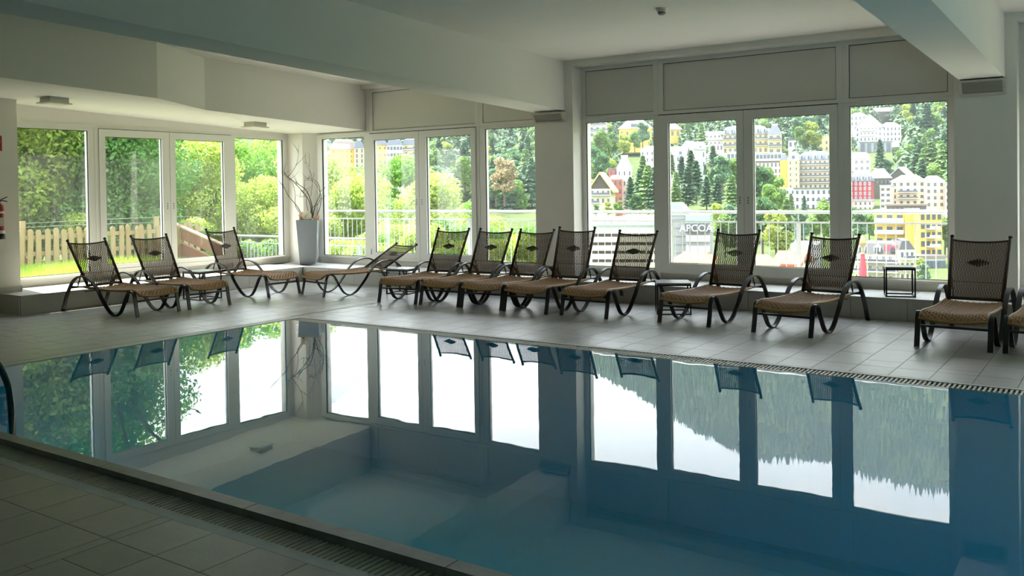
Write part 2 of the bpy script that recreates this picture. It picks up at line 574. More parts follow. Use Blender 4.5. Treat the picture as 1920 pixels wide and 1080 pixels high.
def bay(wall, gl, dl, dm, dr, gr, u_end0, u_end1, where, panels=True, z1=2.50):
    """gl, gr glass spans of the fixed lights; dl, dr (door edge, glass0, glass1); dm meeting line"""
    nw[0] += 1; fixed_light('window_%d' % nw[0], wall, u_end0, dl[0] - .06, .345, z1, gl[0], gl[1], 'white framed fixed window pane, left end of ' + where)
    nd[0] += 1; door('door_%d' % nd[0], wall, dl[0], dm, dl[1], dl[2], 'white framed glass door, left leaf of ' + where, True)
    nd[0] += 1; door('door_%d' % nd[0], wall, dm, dr[0], dr[1], dr[2], 'white framed glass door, right leaf of ' + where, False)
    nw[0] += 1; fixed_light('window_%d' % nw[0], wall, dr[0] + .06, u_end1, .345, z1, gr[0], gr[1], 'white framed fixed window pane, right end of ' + where)
    # mullions, head rail and the black gap over the doors
    t = wall.parent('trim_%d' % (4 + nw[0])); t['label'] = 'white mullions and head rail of ' + where
    for u in (dl[0], dr[0]):
        s = -1 if u == dl[0] else 1
        MB().box(min(u, u + s * .06), max(u, u + s * .06), -.006, .09, LZ, 3.258 if panels else z1).build('mullion', W_FRAME, t)
    MB().box(dl[0], dr[0], -.004, .09, 2.500, 2.535).build('head_rail', W_FRAME, t)
    MB().box(dl[0], dr[0], .004, .06, 2.488, 2.500).build('door_gap', M_GAP, t)
    if not panels:
        MB().box(u_end0, u_end1, -.012, .0, 2.497, 2.535).build('cover_strip', W_FRAME, t)
        return
    MB().box(u_end0, u_end1, -.03, -.0, 2.500, 2.528).build('transom', W_FRAME, t)
    for o0, a, b, o1 in ((u_end0, u_end0 + .07, dl[0] - .075, dl[0] - .06), (dl[0], dl[0] + .078, dr[0] - .02, dr[0]), (dr[0] + .06, dr[0] + .13, u_end1 - .10, u_end1)):
        MB().box(a + .008, b - .008, .012, .05, 2.558, 3.188).build('panel', W_PANEL, t)
        MB().box(a - .004, b + .004, .024, .058, 2.546, 3.20).build('panel_gap', M_GAP, t)
        MB().box(o0, a, -.002, .07, 2.528, 3.26).box(b, o1, -.002, .07, 2.528, 3.26).box(a, b, -.002, .07, 2.528, 2.550).box(a, b, -.002, .07, 3.196, 3.26).build('panel_frame', W_FRAME, t)


bay(L_, (6.308, 7.33), (7.486, 7.586, 8.537), 8.669, (9.875, 8.772, 9.705), (9.952, 11.005), 6.09, 11.13, 'the garden side windows', False)
bay(B, (-11.925, -10.893), (-10.76, -10.650, -9.728), -9.64, (-8.473, -9.485, -8.566), (-8.306, -7.28), -12.05, -7.21, 'the corner bay by the planter')
bay(B, (-6.49, -5.42), (-5.346, -5.193, -4.228), -4.132, (-2.946, -4.006, -3.045), (-2.811, -1.727), -6.56, -1.62, 'the bay behind the lounger row')
bay(B, (-.93, .14), (.21, .31, 1.29), 1.42, (2.61, 1.50, 2.50), (2.75, 3.95), -1.005, 4.1, 'the bay beyond the right pillar')
portal(-9.63, YW - .04, 1.42, 4.7, 2.1, 0)
portal(-4.1, YW - .04, 1.42, 4.8, 2.1, 0)
portal(1.5, YW - .04, 1.42, 4.9, 2.1, 0)
portal(XW + .04, 8.65, 1.42, 4.8, 2.1, math.radians(90))
# ------------------------------------------------------------------ outside: ground, hillside, mountains
E_TAB = [(-16, 42), (-9, 85), (-6, 120), (-4, 170), (-2, 240), (0, 330), (2, 430), (4, 560), (6, 720), (8, 950), (11, 1500), (14, 2200), (17, 3000), (19, 3800)]


def r_of_elev(e): return float(np.interp(e, [a for a, b in E_TAB], [b for a, b in E_TAB]))


def elev_of(px, py):
    d = ray(px, py); return math.degrees(math.atan2(d[2], math.hypot(d[0], d[1])))


def az_of(px, py=350):
    d = ray(px, py); return math.atan2(d[0], d[1])


# skyline of the wooded mountain, read from its mirror image in the pool: picture x, height angle
SKYL = [(az_of(a, 800), 6.0 if a < 1010 else -elev_of(a, b) - 1.0) for a, b in ((300, 560), (600, 600), (800, 610), (1000, 640), (1060, 670), (1115, 702), (1220, 762), (1270, 802), (1390, 866), (1430, 884), (1500, 880), (1560, 884), (1600, 908), (1700, 948), (1780, 970), (1950, 1010), (2300, 1060))]


def cap(az): return float(np.interp(az, [a for a, b in SKYL], [b for a, b in SKYL]))


def ground_z(r, az):
    e = np.interp(r, [b for a, b in E_TAB], [a for a, b in E_TAB])
    c = cap(az)
    e = min(e, c) if r < 3000 else min(e, c) - (r - 3000) * .004
    return EYE + r * math.tan(math.radians(e))


def noise2(x, y):
    return math.sin(x * 1.3 + 1.7 * math.sin(y * .9)) * .5 + math.sin(y * 1.7 + 1.3 * math.sin(x * 1.1)) * .5


rs = [14, 20, 30, 42, 60, 85, 120, 170, 240, 330, 430, 560, 720, 900, 1150, 1500, 1900, 2400, 3000, 3800]
azs = np.concatenate([np.linspace(-2.0, az_of(-500), 12)[:-1], np.linspace(az_of(-500), az_of(2350), 150), np.linspace(az_of(2350), 1.75, 24)[1:]])
gv = []
for r in rs:
    for a in azs:
        z = ground_z(max(r, 42), a) if r > 40 else float(np.interp(r, (14, 20, 30, 42), (-3.6, -4.6, -7.2, -10.6)))
        if r > 500: z += noise2(a * 60, r * .01) * r * .0022
        gv.append((r * math.sin(a), r * math.cos(a), z))
na = len(azs)
gf = [(i * na + j, i * na + j + 1, (i + 1) * na + j + 1, (i + 1) * na + j) for i in range(len(rs) - 1) for j in range(na - 1)]
M_HILL = mat('wooded_hillside_ground', '#4a5535', .95, var=.6, vscale=.12, spec=0)
hill = struct(MB().add(gv, gf).build('ground_hillside', M_HILL, smooth=True), 'wooded hillside rising behind the town')

# far snowy range behind the garden trees
SN = [(az_of(a, 700), -elev_of(a, b)) for a, b in ((-900, 680), (-200, 720), (200, 726), (340, 730), (430, 742), (500, 736), (560, 744), (620, 752), (660, 730), (690, 712), (740, 690), (800, 660), (900, 600), (1100, 560))]
sv = []
saz = np.linspace(az_of(-900), az_of(1100), 160)
random.seed(2)
lv = (1.5, 3.0, 5.0, 7.0, 8.5, 10.0, 12.0)
for k, fr in enumerate((0, .3, .5, .65, .78, .9, 1.0)):
    for a in saz:
        top = float(np.interp(a, [p for p, q in SN], [q for p, q in SN])) + .28 * noise2(a * 90, 3) + .15 * noise2(a * 210, 1)
        r = 9000 + 700 * fr * 3 + 260 * noise2(a * 55 + k, k * 2.1)
        sv.append((r * math.sin(a), r * math.cos(a), EYE + r * math.tan(math.radians(top * fr))))
ns = len(saz)
M_SNOW = bpy.data.materials.new('snowy_rock'); M_SNOW.use_nodes = True
n_, l_ = M_SNOW.node_tree.nodes, M_SNOW.node_tree.links
tc = n_.new('ShaderNodeTexCoord'); nz = n_.new('ShaderNodeTexNoise'); cr = n_.new('ShaderNodeValToRGB')
l_.new(tc.outputs['Object'], nz.inputs['Vector']); nz.inputs['Scale'].default_value = .0016; nz.inputs['Detail'].default_value = 8; nz.inputs['Roughness'].default_value = .65
l_.new(nz.outputs[0], cr.inputs[0]); cr.color_ramp.elements[0].position = .5; cr.color_ramp.elements[0].color = (.30, .34, .41, 1)
cr.color_ramp.elements[1].position = .56; cr.color_ramp.elements[1].color = (.88, .89, .9, 1)
l_.new(cr.outputs[0], n_['Principled BSDF'].inputs['Base Color']); n_['Principled BSDF'].inputs['Roughness'].default_value = .9
struct(MB().add(sv, [(i * ns + j, i * ns + j + 1, (i + 1) * ns + j + 1, (i + 1) * ns + j) for i in range(6) for j in range(ns - 1)]).build('mountain', M_SNOW, smooth=True), 'pale snowy mountain range far behind')

# balcony slab, terrace and garden ground
struct(MB().box(-12.3, XR + 2, YW + .25, 12.75, -.25, .08).build('balcony_floor', mat('grey_balcony_concrete', '#969590', .8, var=.1)), 'balcony outside the back windows')
GZ = .20
gg = MB()
gx = np.linspace(-34, XW - .3, 24); gy = np.linspace(-8, 11.6, 24)
gvv = [(x, y, GZ + (-.02 if x > -17.6 else -.02 - (-17.6 - x) * .06)) for y in gy for x in gx]
gg.add(gvv, [(j * 24 + i, j * 24 + i + 1, (j + 1) * 24 + i + 1, (j + 1) * 24 + i) for j in range(23) for i in range(23)])
struct(gg.build('ground_garden', mat('garden_soil', '#5c6434', .95, var=.4, vscale=3)), 'garden ground outside the left windows')
rng = np.random.default_rng(5)
ng = 16000
bx = rng.uniform(-16.4, XW - .6, ng); by = rng.uniform(5.0, 10.4, ng); bh = rng.uniform(.06, .20, ng); ba = rng.uniform(0, 6.28, ng)
ln = rng.normal(0, .05, (ng, 2)); w = .006
c, s_ = np.cos(ba) * w, np.sin(ba) * w
V = np.zeros((ng, 3, 3)); V[:, 0] = np.c_[bx - c, by - s_, np.full(ng, GZ - .02)]; V[:, 1] = np.c_[bx + c, by + s_, np.full(ng, GZ - .02)]; V[:, 2] = np.c_[bx + ln[:, 0], by + ln[:, 1], GZ - .02 + bh]
g = obj('grass', quads('grass', V.reshape(-1, 3), mat('sunlit_grass', '#9dbb3e', .7, trans=.45), 3))
tag(g, 'bright green grass in front of the picket fence', 'grass', kind='stuff')

# ------------------------------------------------------------------ trees
LEAF = [mat('leaf_green', '#6a8a3a', .55, rnd=.18, trans=.42), mat('leaf_yellow_green', '#94a244', .55, rnd=.15, trans=.45),
        mat('leaf_deep_green', '#4d7040', .6, rnd=.2, trans=.35), mat('leaf_blue_green', '#5b7c56', .6, rnd=.15, trans=.35), mat('leaf_rusty', '#9a8a66', .65, rnd=.12, trans=.3)]
NLEAF = [mat('garden_leaf_green', '#74a03e', .5, rnd=.15, trans=.55), mat('garden_leaf_yellow', '#9cb04a', .5, rnd=.15, trans=.55), mat('garden_leaf_deep', '#669445', .5, rnd=.15, trans=.5)]
BARK = mat('tree_bark', '#57493d', .9, var=.3, vscale=6)


def leaves(seed, blobs, n, size, flat=.0):
    """leaf quads on the shells of several blobs (x, y, z, rx, rz)"""
    g = np.random.default_rng(seed); B_ = np.array(blobs, float)
    wts = B_[:, 3] ** 2; k = g.choice(len(B_), n, p=wts / wts.sum())
    d = g.normal(size=(n, 3)); d /= np.linalg.norm(d, axis=1)[:, None]
    rad = (.62 + .42 * g.random(n) ** .7)[:, None]
    c = B_[k][:, :3] + d * rad * np.c_[B_[k][:, 3], B_[k][:, 3], B_[k][:, 4]]
    nrm = d * .6 + g.normal(size=(n, 3)) * .7 + np.array([0, 0, .35]); nrm /= np.linalg.norm(nrm, axis=1)[:, None]
    a = np.cross(nrm, g.normal(size=(n, 3))); a /= np.linalg.norm(a, axis=1)[:, None]; b = np.cross(nrm, a)
    s = size * (.6 + .8 * g.random(n))[:, None]
    V = np.stack([c - a * s, c - b * s * .55, c + a * s, c + b * s * .55], 1)
    return V.reshape(-1, 3)


def crown(seed, w, z0, z1, nb):
    g = random.Random(seed); out = []
    for k in range(nb):
        t = g.random(); z = z0 + (z1 - z0) * t; ww = w * math.sin(math.pi * min(.93, .22 + .70 * t)) ** .8
        a = g.random() * 6.28; q = g.random() ** .6 * ww * .72; r = w * g.uniform(.26, .42)
        out.append((q * math.cos(a), q * math.sin(a), z, r, r * .8))
    return out


def trunk_mesh(seed, h, r, n=5):
    g = random.Random(seed); m = MB()
    m.tube([(0, 0, -4.5), (0, 0, -.3), (g.uniform(-.1, .1), g.uniform(-.1, .1), h * .4), (g.uniform(-.3, .3), g.uniform(-.3, .3), h * .8)], [r * 1.1, r, r * .75, r * .35], 7)
    for k in range(n):
        a = g.random() * 6.28; z = h * g.uniform(.3, .6); L = h * g.uniform(.25, .4)
        m.tube([(0, 0, z), (math.cos(a) * L * .5, math.sin(a) * L * .5, z + L * .5), (math.cos(a) * L, math.sin(a) * L, z + L * .8)], [r * .45, r * .3, r * .12], 5)
    return m.mesh('trunk', BARK)


# near garden trees, leaf by leaf
NEAR = []
for q in range(3):
    bl = crown(q + 11, 2.3, 1.2, 6.0, 30)
    NEAR.append([(quads('foliage', leaves(q, bl, 44000, .048), NLEAF[m_]), trunk_mesh(q, 6, .13)) for m_ in (q % 3,)][0])
LOWT = []
for q in range(3):
    bl = crown(q + 31, 1.7, .5, 3.4, 24)
    LOWT.append((quads('foliage', leaves(40 + q, bl, 26000, .045), NLEAF[(1, 0, 1)[q]]), trunk_mesh(q + 5, 3.2, .09)))
SHRUB = []
for q in range(2):
    bl = crown(q + 51, .9, .25, 1.1, 14)
    SHRUB.append((quads('foliage', leaves(60 + q, bl, 6000, .042), NLEAF[(0, 1)[q]]), trunk_mesh(q + 9, 1.0, .04)))


def proj(p):
    q = np.array(p, float) - np.array([0, 0, EYE]); c = (q @ _r, q @ _d, q @ _f)
    return 960 + F_PX * c[0] / c[2], CY_PX + F_PX * c[1] / c[2]


PANES = ((20, 172, 230, 525, 'left garden pane'), (172, 316, 240, 510, 'left garden door'), (316, 434, 250, 495, 'right garden door'), (434, 560, 255, 485, 'right garden pane'), (560, 690, 255, 480, 'left pane of the corner bay'), (690, 790, 255, 475, 'left door of the corner bay'), (790, 898, 250, 475, 'right door of the corner bay'), (898, 1050, 240, 480, 'right pane of the corner bay'),
         (1050, 1232, 225, 500, 'left pane of the lounger bay'), (1232, 1394, 222, 498, 'left door of the lounger bay'), (1394, 1572, 213, 505, 'right door of the lounger bay'), (1572, 1900, 190, 525, 'right pane of the lounger bay'))


def place_of(px, py):
    for a, b, c, d, s in PANES:
        if a <= px < b:
            h = ('left', 'middle', 'right')[min(2, int(3 * (px - a) / (b - a)))]; v = ('top', 'upper', 'central', 'lower', 'bottom')[max(0, min(4, int(5 * (py - c) / (d - c))))]
            return v + ' ' + h + ' of the ' + s
    return 'beyond the right pillar'


def plant(kind, q, x, y, z, sc, rz, name, label, cat, group):
    f, tk = kind[q % len(kind)]
    t = empty(name, (x, y, z), rz); t.scale = (sc, sc, sc)
    top = proj((x, y, z + sc * (5.0 if kind is NEAR else 2.6 if kind is LOWT else .8)))
    tag(t, label + ', ' + place_of(*top), cat, group)
    obj('foliage', f, t)['kind'] = 'stuff'; obj('trunk', tk, t)
    return t


random.seed(21)
near_spots = [(-19.5, 7.4, 1.15), (-20.5, 9.6, 1.2), (-19.2, 11.6, 1.0), (-22.5, 11.0, 1.25), (-24, 8.4, 1.3), (-23, 13.6, 1.1), (-26, 11, 1.4), (-27, 14.5, 1.3)]
for k, (x, y, sc) in enumerate(near_spots):
    plant(NEAR, k, x, y, -.4 - .06 * max(0, -17 - x), sc, random.random() * 6.28, 'garden_tree', 'tall leafy tree behind the fence', 'tree', 'garden trees behind the fence')
low_spots = [(-19.5, 14.5, -.9, 1.0), (-21.5, 16.5, -1.2, 1.15), (-18.2, 15.8, -1.6, 1.0), (-20, 18.6, -1.8, 1.2), (-23.5, 18.5, -1.4, 1.3), (-22.5, 21, -2, 1.35), (-18.0, 18.5, -2.2, 1.1), (-26, 19, -1.2, 1.4), (-25.5, 22.5, -1.6, 1.5), (-17.5, 21, -2.6, 1.2), (-20.5, 23, -2.4, 1.4)]
for k, (x, y, z, sc) in enumerate(low_spots):
    plant(LOWT, k, x, y, z, sc, random.random() * 6.28, 'garden_tree', 'sunlit leafy tree beyond the stair', 'tree', 'sunlit garden trees beyond the stair')
for k, (x, y, z, sc) in enumerate([(-17.3, 12.6, -.55, 1.0), (-18.3, 13.2, -.5, 1.1), (-16.6, 13.4, -.9, 1.0), (-16.0, 14.6, -1.2, 1.2), (-17.2, 14.6, -1.2, 1.2), (-18.0, 10.3, .1, .8)]):
    plant(SHRUB, k, x, y, z, sc, random.random() * 6.28, 'garden_shrub', 'shrub by the wooden stair', 'shrub', 'shrubs by the wooden stair')
# tree tops right below the balcony
bal_spots = [(606, 400, 16.0), (648, 372, 20), (632, 428, 15.6), (676, 440, 15.4), (704, 420, 16), (745, 398, 17.5), (790, 415, 16), (840, 392, 18), (880, 425, 16), (735, 452, 15.2), (850, 455, 15.2), (920, 425, 19), (965, 435, 20), (630, 335, 27), (655, 352, 24), (760, 368, 26), (880, 366, 30), (815, 362, 30), (800, 462, 15.2), (990, 410, 27), (925, 388, 34), (860, 400, 24), (700, 385, 24)]
for k, (px, py, Yt) in enumerate(bal_spots):
    az = az_of(px); r = Yt / math.cos(az)
    p = at_dist(px, py, r); sc = .62 * (Yt / 15) ** .7
    plant(LOWT, k, p[0], p[1], p[2] - 3.95 * sc, sc, random.random() * 6.28, 'bank_tree', 'leafy tree top behind the railing', 'tree', 'tree tops below the balcony')

# ------------------------------------------------------------------ garden fence, stair, railings
M_WOOD = mat('weathered_wood', '#a08c66', .85, var=.25, vscale=9, stretch=(1, 1, .2))
M_WOODR = mat('brown_stair_wood', '#805a44', .8, var=.2, vscale=6)
fen = empty('picket_fence', (-16.35, 0, 0)); tag(fen, 'weathered wooden picket fence behind the grass', 'fence')
for z in (.42, .72):
    MB().box(-.05, -.015, 5.2, 12.1, z, z + .075).build('rail', M_WOOD, fen)
y = 5.3; k = 0
pk = [MB().prism([(-.048, .20), (.048, .20), (.048, .86 + d), (.03, .895 + d), (0, .905 + d), (-.03, .895 + d), (-.048, .86 + d)], 'x', -.012, .012).mesh('picket', M_WOOD) for d in (0, .015, -.015)]
random.seed(3)
while y < 12.0:
    o = obj('picket', pk[k % 3], fen, (0, y, random.uniform(-.01, .01)), (random.uniform(-.05, .05), 0, 0)); y += .162; k += 1
for y in (5.6, 8.3, 11.0):
    MB().box(-.11, -.05, y - .045, y + .045, .1, 1.06).build('post', M_WOOD, fen)
for z, sg in ((1.02, 0), (.93, 1)):
    MB().tube([(-.08, 5.2 + 6.9 * q / 20, z - .02 * math.sin(q * math.pi / 10 + sg)) for q in range(21)], .004, 4).build('wire', mat('fence_wire', '#8d8d84', .5), fen)
st = empty('garden_stair', (0, 0, 0)); tag(st, 'brown wooden stair beams sloping down outside the garden door', 'stair')
a, b = at_dist(322, 418, 20.5), at_dist(420, 461, 18.2); a2, b2 = at_dist(322, 446, 20.5), at_dist(420, 492, 18.2)


def slab(p, q, hgt, th, name, parent, m):
    p, q = Vector(p), Vector(q); u = (q - p).normalized(); s_ = Vector((-u.y, u.x, 0)).normalized() * th / 2; d = Vector((0, 0, -hgt))
    vs = [p - s_, q - s_, q + s_, p + s_]
    MB().add([v + d for v in vs] + vs, [(0, 3, 2, 1), (4, 5, 6, 7), (0, 1, 5, 4), (1, 2, 6, 5), (2, 3, 7, 6), (3, 0, 4, 7)]).build(name, m, parent)


slab(a, b, .24, .06, 'stringer', st, M_WOODR); slab(a2, b2, .30, .06, 'stringer', st, M_WOODR)
slab(np.array(a) + (0, 0, .03), np.array(b) + (0, 0, .03), .03, .10, 'cap_board', st, mat('pale_cap_board', '#b09a7e', .8))
M_RAIL = mat('galvanised_railing', '#b4b7b8', .45, metal=.3)


def railing(name, p0, p1, top, low, bot, label, posts, step=.121, r=.024):
    p0, p1 = Vector(p0), Vector(p1); L = (p1 - p0).length; u = (p1 - p0) / L
    t = empty(name, p0, math.atan2(u.y, u.x)); tag(t, label, 'railing')
    MB().tube([(0, 0, top), (L, 0, top)], r, 8).build('hand_rail', M_RAIL, t, True)
    MB().box(0, L, -.012, .012, low - .012, low + .012).build('lower_rail', M_RAIL, t)
    MB().box(0, L, -.012, .012, bot, bot + .024).build('bottom_rail', M_RAIL, t)
    for x in posts:
        MB().box(x - .028, x + .028, -.02, .02, bot - .2, low).build('post', M_RAIL, t)
        MB().tube([(x, 0, low), (x, 0, top)], .009, 6).build('post_pin', M_RAIL, t)
    bal = MB().tube([(0, 0, bot + .02), (0, 0, low)], .0072, 5).mesh('baluster', M_RAIL)
    x = step; k = 0
    while x < L and k < 290:
        if min([abs(x - p) for p in posts] + [9]) > .05: obj('baluster', bal, t, (x, 0, 0)); k += 1
        x += step


RX0 = -13.2
railing('balcony_railing', (RX0, 12.62, 0), (4.0, 12.62, 0), 1.128, .985, .16, 'pale steel balcony railing running past all the back windows', [RX0 * -1 - 11.55 + d for d in (0.0, 1.93, 3.86, 5.79, 7.72, 9.65, 11.58, 13.5)])
railing('stair_railing', (-17.6, 13.25, 0), (-12.75, 13.25, 0), .545, .395, -.35, 'pale steel railing seen low through the right garden pane', [1.0, 3.0, 4.7])

# ------------------------------------------------------------------ town
M_WIN = mat('dark_window_glass', '#454e57', .2); M_WINF = mat('white_window_surround', '#dddbd4', .6)
WC = {'white': (.55, .54, .51), 'cream': (.57, .52, .37), 'yellow': (.58, .40, .08), 'paleyellow': (.59, .48, .23), 'orange': (.59, .35, .09), 'peach': (.59, .46, .32), 'red': (.31, .04, .05), 'pink': (.56, .42, .38), 'brick': (.33, .11, .07), 'grey': (.33, .33, .32), 'greygreen': (.27, .36, .29), 'beige': (.58, .48, .33), 'dark': (.07, .06, .04), 'palegreen': (.46, .50, .44), 'concrete': (.27, .27, .26), 'brown': (.17, .10, .08)}
RC_ = {'grey': (.30, .30, .32), 'slate': (.10, .11, .13), 'white': (.44, .44, .44), 'brown': (.19, .15, .12), 'redtile': (.39, .09, .03), 'straw': (.57, .43, .17), 'dark': (.05, .05, .05), 'blue': (.25, .34, .37)}
BL_ = []          # (x0, x1, y0, y1, r) for keeping trees in front off the facades


def wallm(c): return mat('facade_' + c, (*WC[c], 1), .85, var=.05, vscale=.2)
def roofm(c): return mat('roof_' + c, (*RC_[c], 1), .7, var=.1, vscale=.5)


WIN_ME = {}


def building(label, x0, x1, y0, y1, wall, roof='hip', roofc='grey', rh=10, rows=3, cols=4, depth=1.0, turn=0.0, balc=(), r=None, wsz=(.42, .5), cat='building', dormers=0, over=.04, surround=False, tall=0.0, name='building', extra_base=0.0):
    """x0..x1, y0 (eaves) .. y1 (foot) where the facade stands in the photograph; r distance; everything else in metres"""
    xm = (x0 + x1) / 2
    r = r or r_of_elev(elev_of(xm, y1))
    p0, p1 = at_dist(xm, y1, r), at_dist(xm, y0, r)
    k = r / F_PX * 1.0 / math.cos(math.atan((xm - 960) / F_PX)) ** 0 / math.hypot(1, (xm - 960) / F_PX) ** -1
    k = math.dist(at_dist(x0, y1, r), at_dist(x1, y1, r)) / (x1 - x0)
    W = (x1 - x0) * k; H = p1[2] - p0[2]; D = max(W * .6, 6) * depth
    az = math.atan2(p0[0], p0[1])
    t = empty(name, tuple(p0), -az + math.radians(turn)); tag(t, label, cat)
    BL_.append((x0, x1, y0 - rh, y1, r))
    a = W / 2
    MB().box(-a, a, 0, D, -6 - extra_base, H).build('wall', wallm(wall), t)
    R_ = rh * k; o = over * W
    rm = roofm(roofc)
    m = MB()
    if roof == 'gable':        # gable towards the viewer
        m.prism([(-a - o, H - o * R_ / a), (0, H + R_), (a + o, H - o * R_ / a), (a + o, H - o * R_ / a + .35), (0, H + R_ + .45), (-a - o, H - o * R_ / a + .35)], 'y', -o * 1.2, D + o); m.build('roof', rm, t)
        MB().prism([(-a, H), (a, H), (0, H + R_)], 'y', 0, D).build('gable_wall', wallm(wall if wall != 'cream' or roofc != 'straw' else 'dark'), t)
    elif roof == 'ridge':      # ridge parallel to the facade
        m.prism([(-o, H - .1), (D / 2, H + R_), (D + o, H - .1), (D + o, H + .25), (D / 2, H + R_ + .4), (-o, H + .25)], 'x', -a - o, a + o); m.build('roof', rm, t)
    elif roof == 'hip':
        i = min(a * .55, D / 2)
        m.add([(-a - o, -o, H), (a + o, -o, H), (a + o, D + o, H), (-a - o, D + o, H), (-a + i, D / 2, H + R_), (a - i, D / 2, H + R_)], [(0, 3, 2, 1), (0, 1, 5, 4), (1, 2, 5), (2, 3, 4, 5), (3, 0, 4)]); m.build('roof', rm, t)
    elif roof == 'mansard':
        i = R_ * .35
        m.add([(-a - o, -o, H), (a + o, -o, H), (a + o, D + o, H), (-a - o, D + o, H), (-a + i, i, H + R_ * .8), (a - i, i, H + R_ * .8), (a - i, D - i, H + R_ * .8), (-a + i, D - i, H + R_ * .8), (-a * .5, D / 2, H + R_), (a * .5, D / 2, H + R_)],
              [(0, 3, 2, 1), (0, 1, 5, 4), (1, 2, 6, 5), (2, 3, 7, 6), (3, 0, 4, 7), (4, 5, 9, 8), (5, 6, 9), (6, 7, 8, 9), (7, 4, 8)]); m.build('roof', rm, t)
    else:
        MB().box(-a - o, a + o, -o, D + o, H, H + max(R_, .4)).build('roof', rm, t)
    # windows, each its own part
    cw = W / max(cols, 1); chh = H / max(rows, 1)
    ww, wh = cw * wsz[0], chh * wsz[1]
    key = (round(ww, 2), round(wh, 2), surround)
    if rows and cols:
        if key not in WIN_ME:
            WIN_ME[key] = MB().box(-ww / 2, ww / 2, -.10, .05, -wh / 2, wh / 2).mesh('window', M_WIN)
            WIN_ME[('f',) + key] = MB().frame(-ww / 2 - ww * .12, ww / 2 + ww * .12, -wh / 2 - wh * .08, wh / 2 + wh * .08, ww * .14, -.16, .02).box(-ww * .05, ww * .05, -.15, .0, -wh / 2, wh / 2).mesh('window_frame', M_WINF)
        for i in range(rows):
            for j in range(cols):
                loc = (-a + cw * (j + .5), 0, chh * (i + .52))
                wo = obj('window', WIN_ME[key], t, loc)
                if surround: obj('window_frame', WIN_ME[('f',) + key], wo)
        for (i, j0, j1, dark) in balc:
            z = chh * i + chh * .16
            bb = MB().box(-a + cw * j0 + cw * .05, -a + cw * j1 - cw * .05, -1.2, 0, z, z + .14).build('balcony', wallm('white'), t)
            MB().frame(-a + cw * j0 + cw * .05, -a + cw * j1 - cw * .05, z + .14, z + chh * .36, .08, -1.2, -1.1).box(-a + cw * j0 + cw * .05, -a + cw * j1 - cw * .05, -1.17, -1.13, z + .2, z + chh * .33).build('balcony_rail', mat('dark_balcony_rail', '#5c5e61', .6) if dark else wallm('white'), bb)
    for q in range(dormers):
        x = -a + W * (q + .5) / dormers; dw = W / dormers * .22
        d = MB().prism([(x - dw, H + R_ * .12), (x + dw, H + R_ * .12), (x + dw, H + R_ * .55), (x, H + R_ * .78), (x - dw, H + R_ * .55)], 'y', -o * .4 + R_ * .02, R_ * .4).build('dormer', wallm('white'), t)
        MB().box(x - dw * .6, x + dw * .6, -o * .4 - .1, 0, H + R_ * .16, H + R_ * .5).build('dormer_window', M_WIN, d)
    return t, W, H, D, k, r


# right pane
building('white gabled hotel with rows of dark windows high on the hill', 1604, 1654, 238, 266, 'white', 'gable', 'grey', 24, 3, 7, turn=-8, wsz=(.36, .55), balc=((1, 1, 6, 0), (2, 1, 6, 0)), r=430)
building('white wing with a low roof beside the gabled hotel', 1654, 1690, 237, 266, 'white', 'hip', 'grey', 9, 3, 5, turn=14, r=438, wsz=(.34, .5))
building('grey stone retaining wall with arches under the gabled hotel', 1612, 1672, 266, 294, 'concrete', 'flat', 'grey', .6, 1, 5, wsz=(.62, .8), depth=.4, r=424)
building('dark timber chalet with a pale roof above the gabled hotel', 1642, 1675, 209, 219, 'dark', 'ridge', 'white', 7, 1, 4, turn=16, r=520)
building('white apartment house at the upper left of the right pane', 1594, 1624, 217, 237, 'white', 'hip', 'grey', 7, 2, 4, r=455, wsz=(.3, .6))
building('white villa with a grey roof above the red building', 1590, 1632, 298, 322, 'white', 'mansard', 'grey', 14, 2, 4, r=330, surround=True)
building('red facade with white windows and a dark roof', 1592, 1635, 340, 377, 'red', 'mansard', 'slate', 19, 4, 5, turn=-6, r=262, surround=True, dormers=4, wsz=(.36, .6))
building('pale ground storeys below the red facade', 1592, 1635.5, 377, 396, 'pink', 'flat', 'grey', .5, 2, 5, turn=-6, r=260, wsz=(.3, .5))
building('dark wooden house with a large grey roof beside the red building', 1634, 1672, 334, 349, 'dark', 'hip', 'grey', 20, 1, 5, turn=10, r=285)
building('second dark wooden house with a steep grey roof', 1668, 1702, 330, 344, 'dark', 'gable', 'grey', 16, 1, 4, turn=-20, r=300)
building('peach hotel with balconies and a pale hipped roof', 1671, 1735, 340, 386, 'peach', 'hip', 'white', 13, 4, 5, turn=-4, balc=((1, 1, 4, 1), (2, 1, 4, 1)), r=238, wsz=(.4, .5))
building('right wing of the peach hotel', 1735, 1772, 340, 390, 'peach', 'hip', 'white', 12, 4, 3, turn=10, r=236, wsz=(.4, .5))
building('left wing of the peach hotel with dark shutters', 1650, 1671, 350, 392, 'peach', 'flat', 'grey', 1, 4, 2, turn=-10, r=234, wsz=(.6, .45))
building('low brown flat roofed hall in front of the peach hotel', 1662, 1737, 386, 397, 'brown', 'flat', 'brown', 2.5, 1, 9, r=205, depth=.3, wsz=(.6, .5))
building('house with a shuttered front at the far right', 1772, 1800, 345, 395, 'pink', 'flat', 'grey', 1, 4, 3, r=232)
building('bright yellow block with wide balconies', 1640, 1697, 398, 486, 'yellow', 'flat', 'grey', 1.0, 4, 3, turn=-6, r=150, balc=((1, 0, 3, 0), (2, 0, 3, 0), (3, 0, 3, 0)), wsz=(.55, .5), depth=.5)
building('plain orange gable wall of the yellow block', 1697, 1724, 397, 484, 'orange', 'flat', 'grey', 1, 0, 0, r=148, depth=.6)
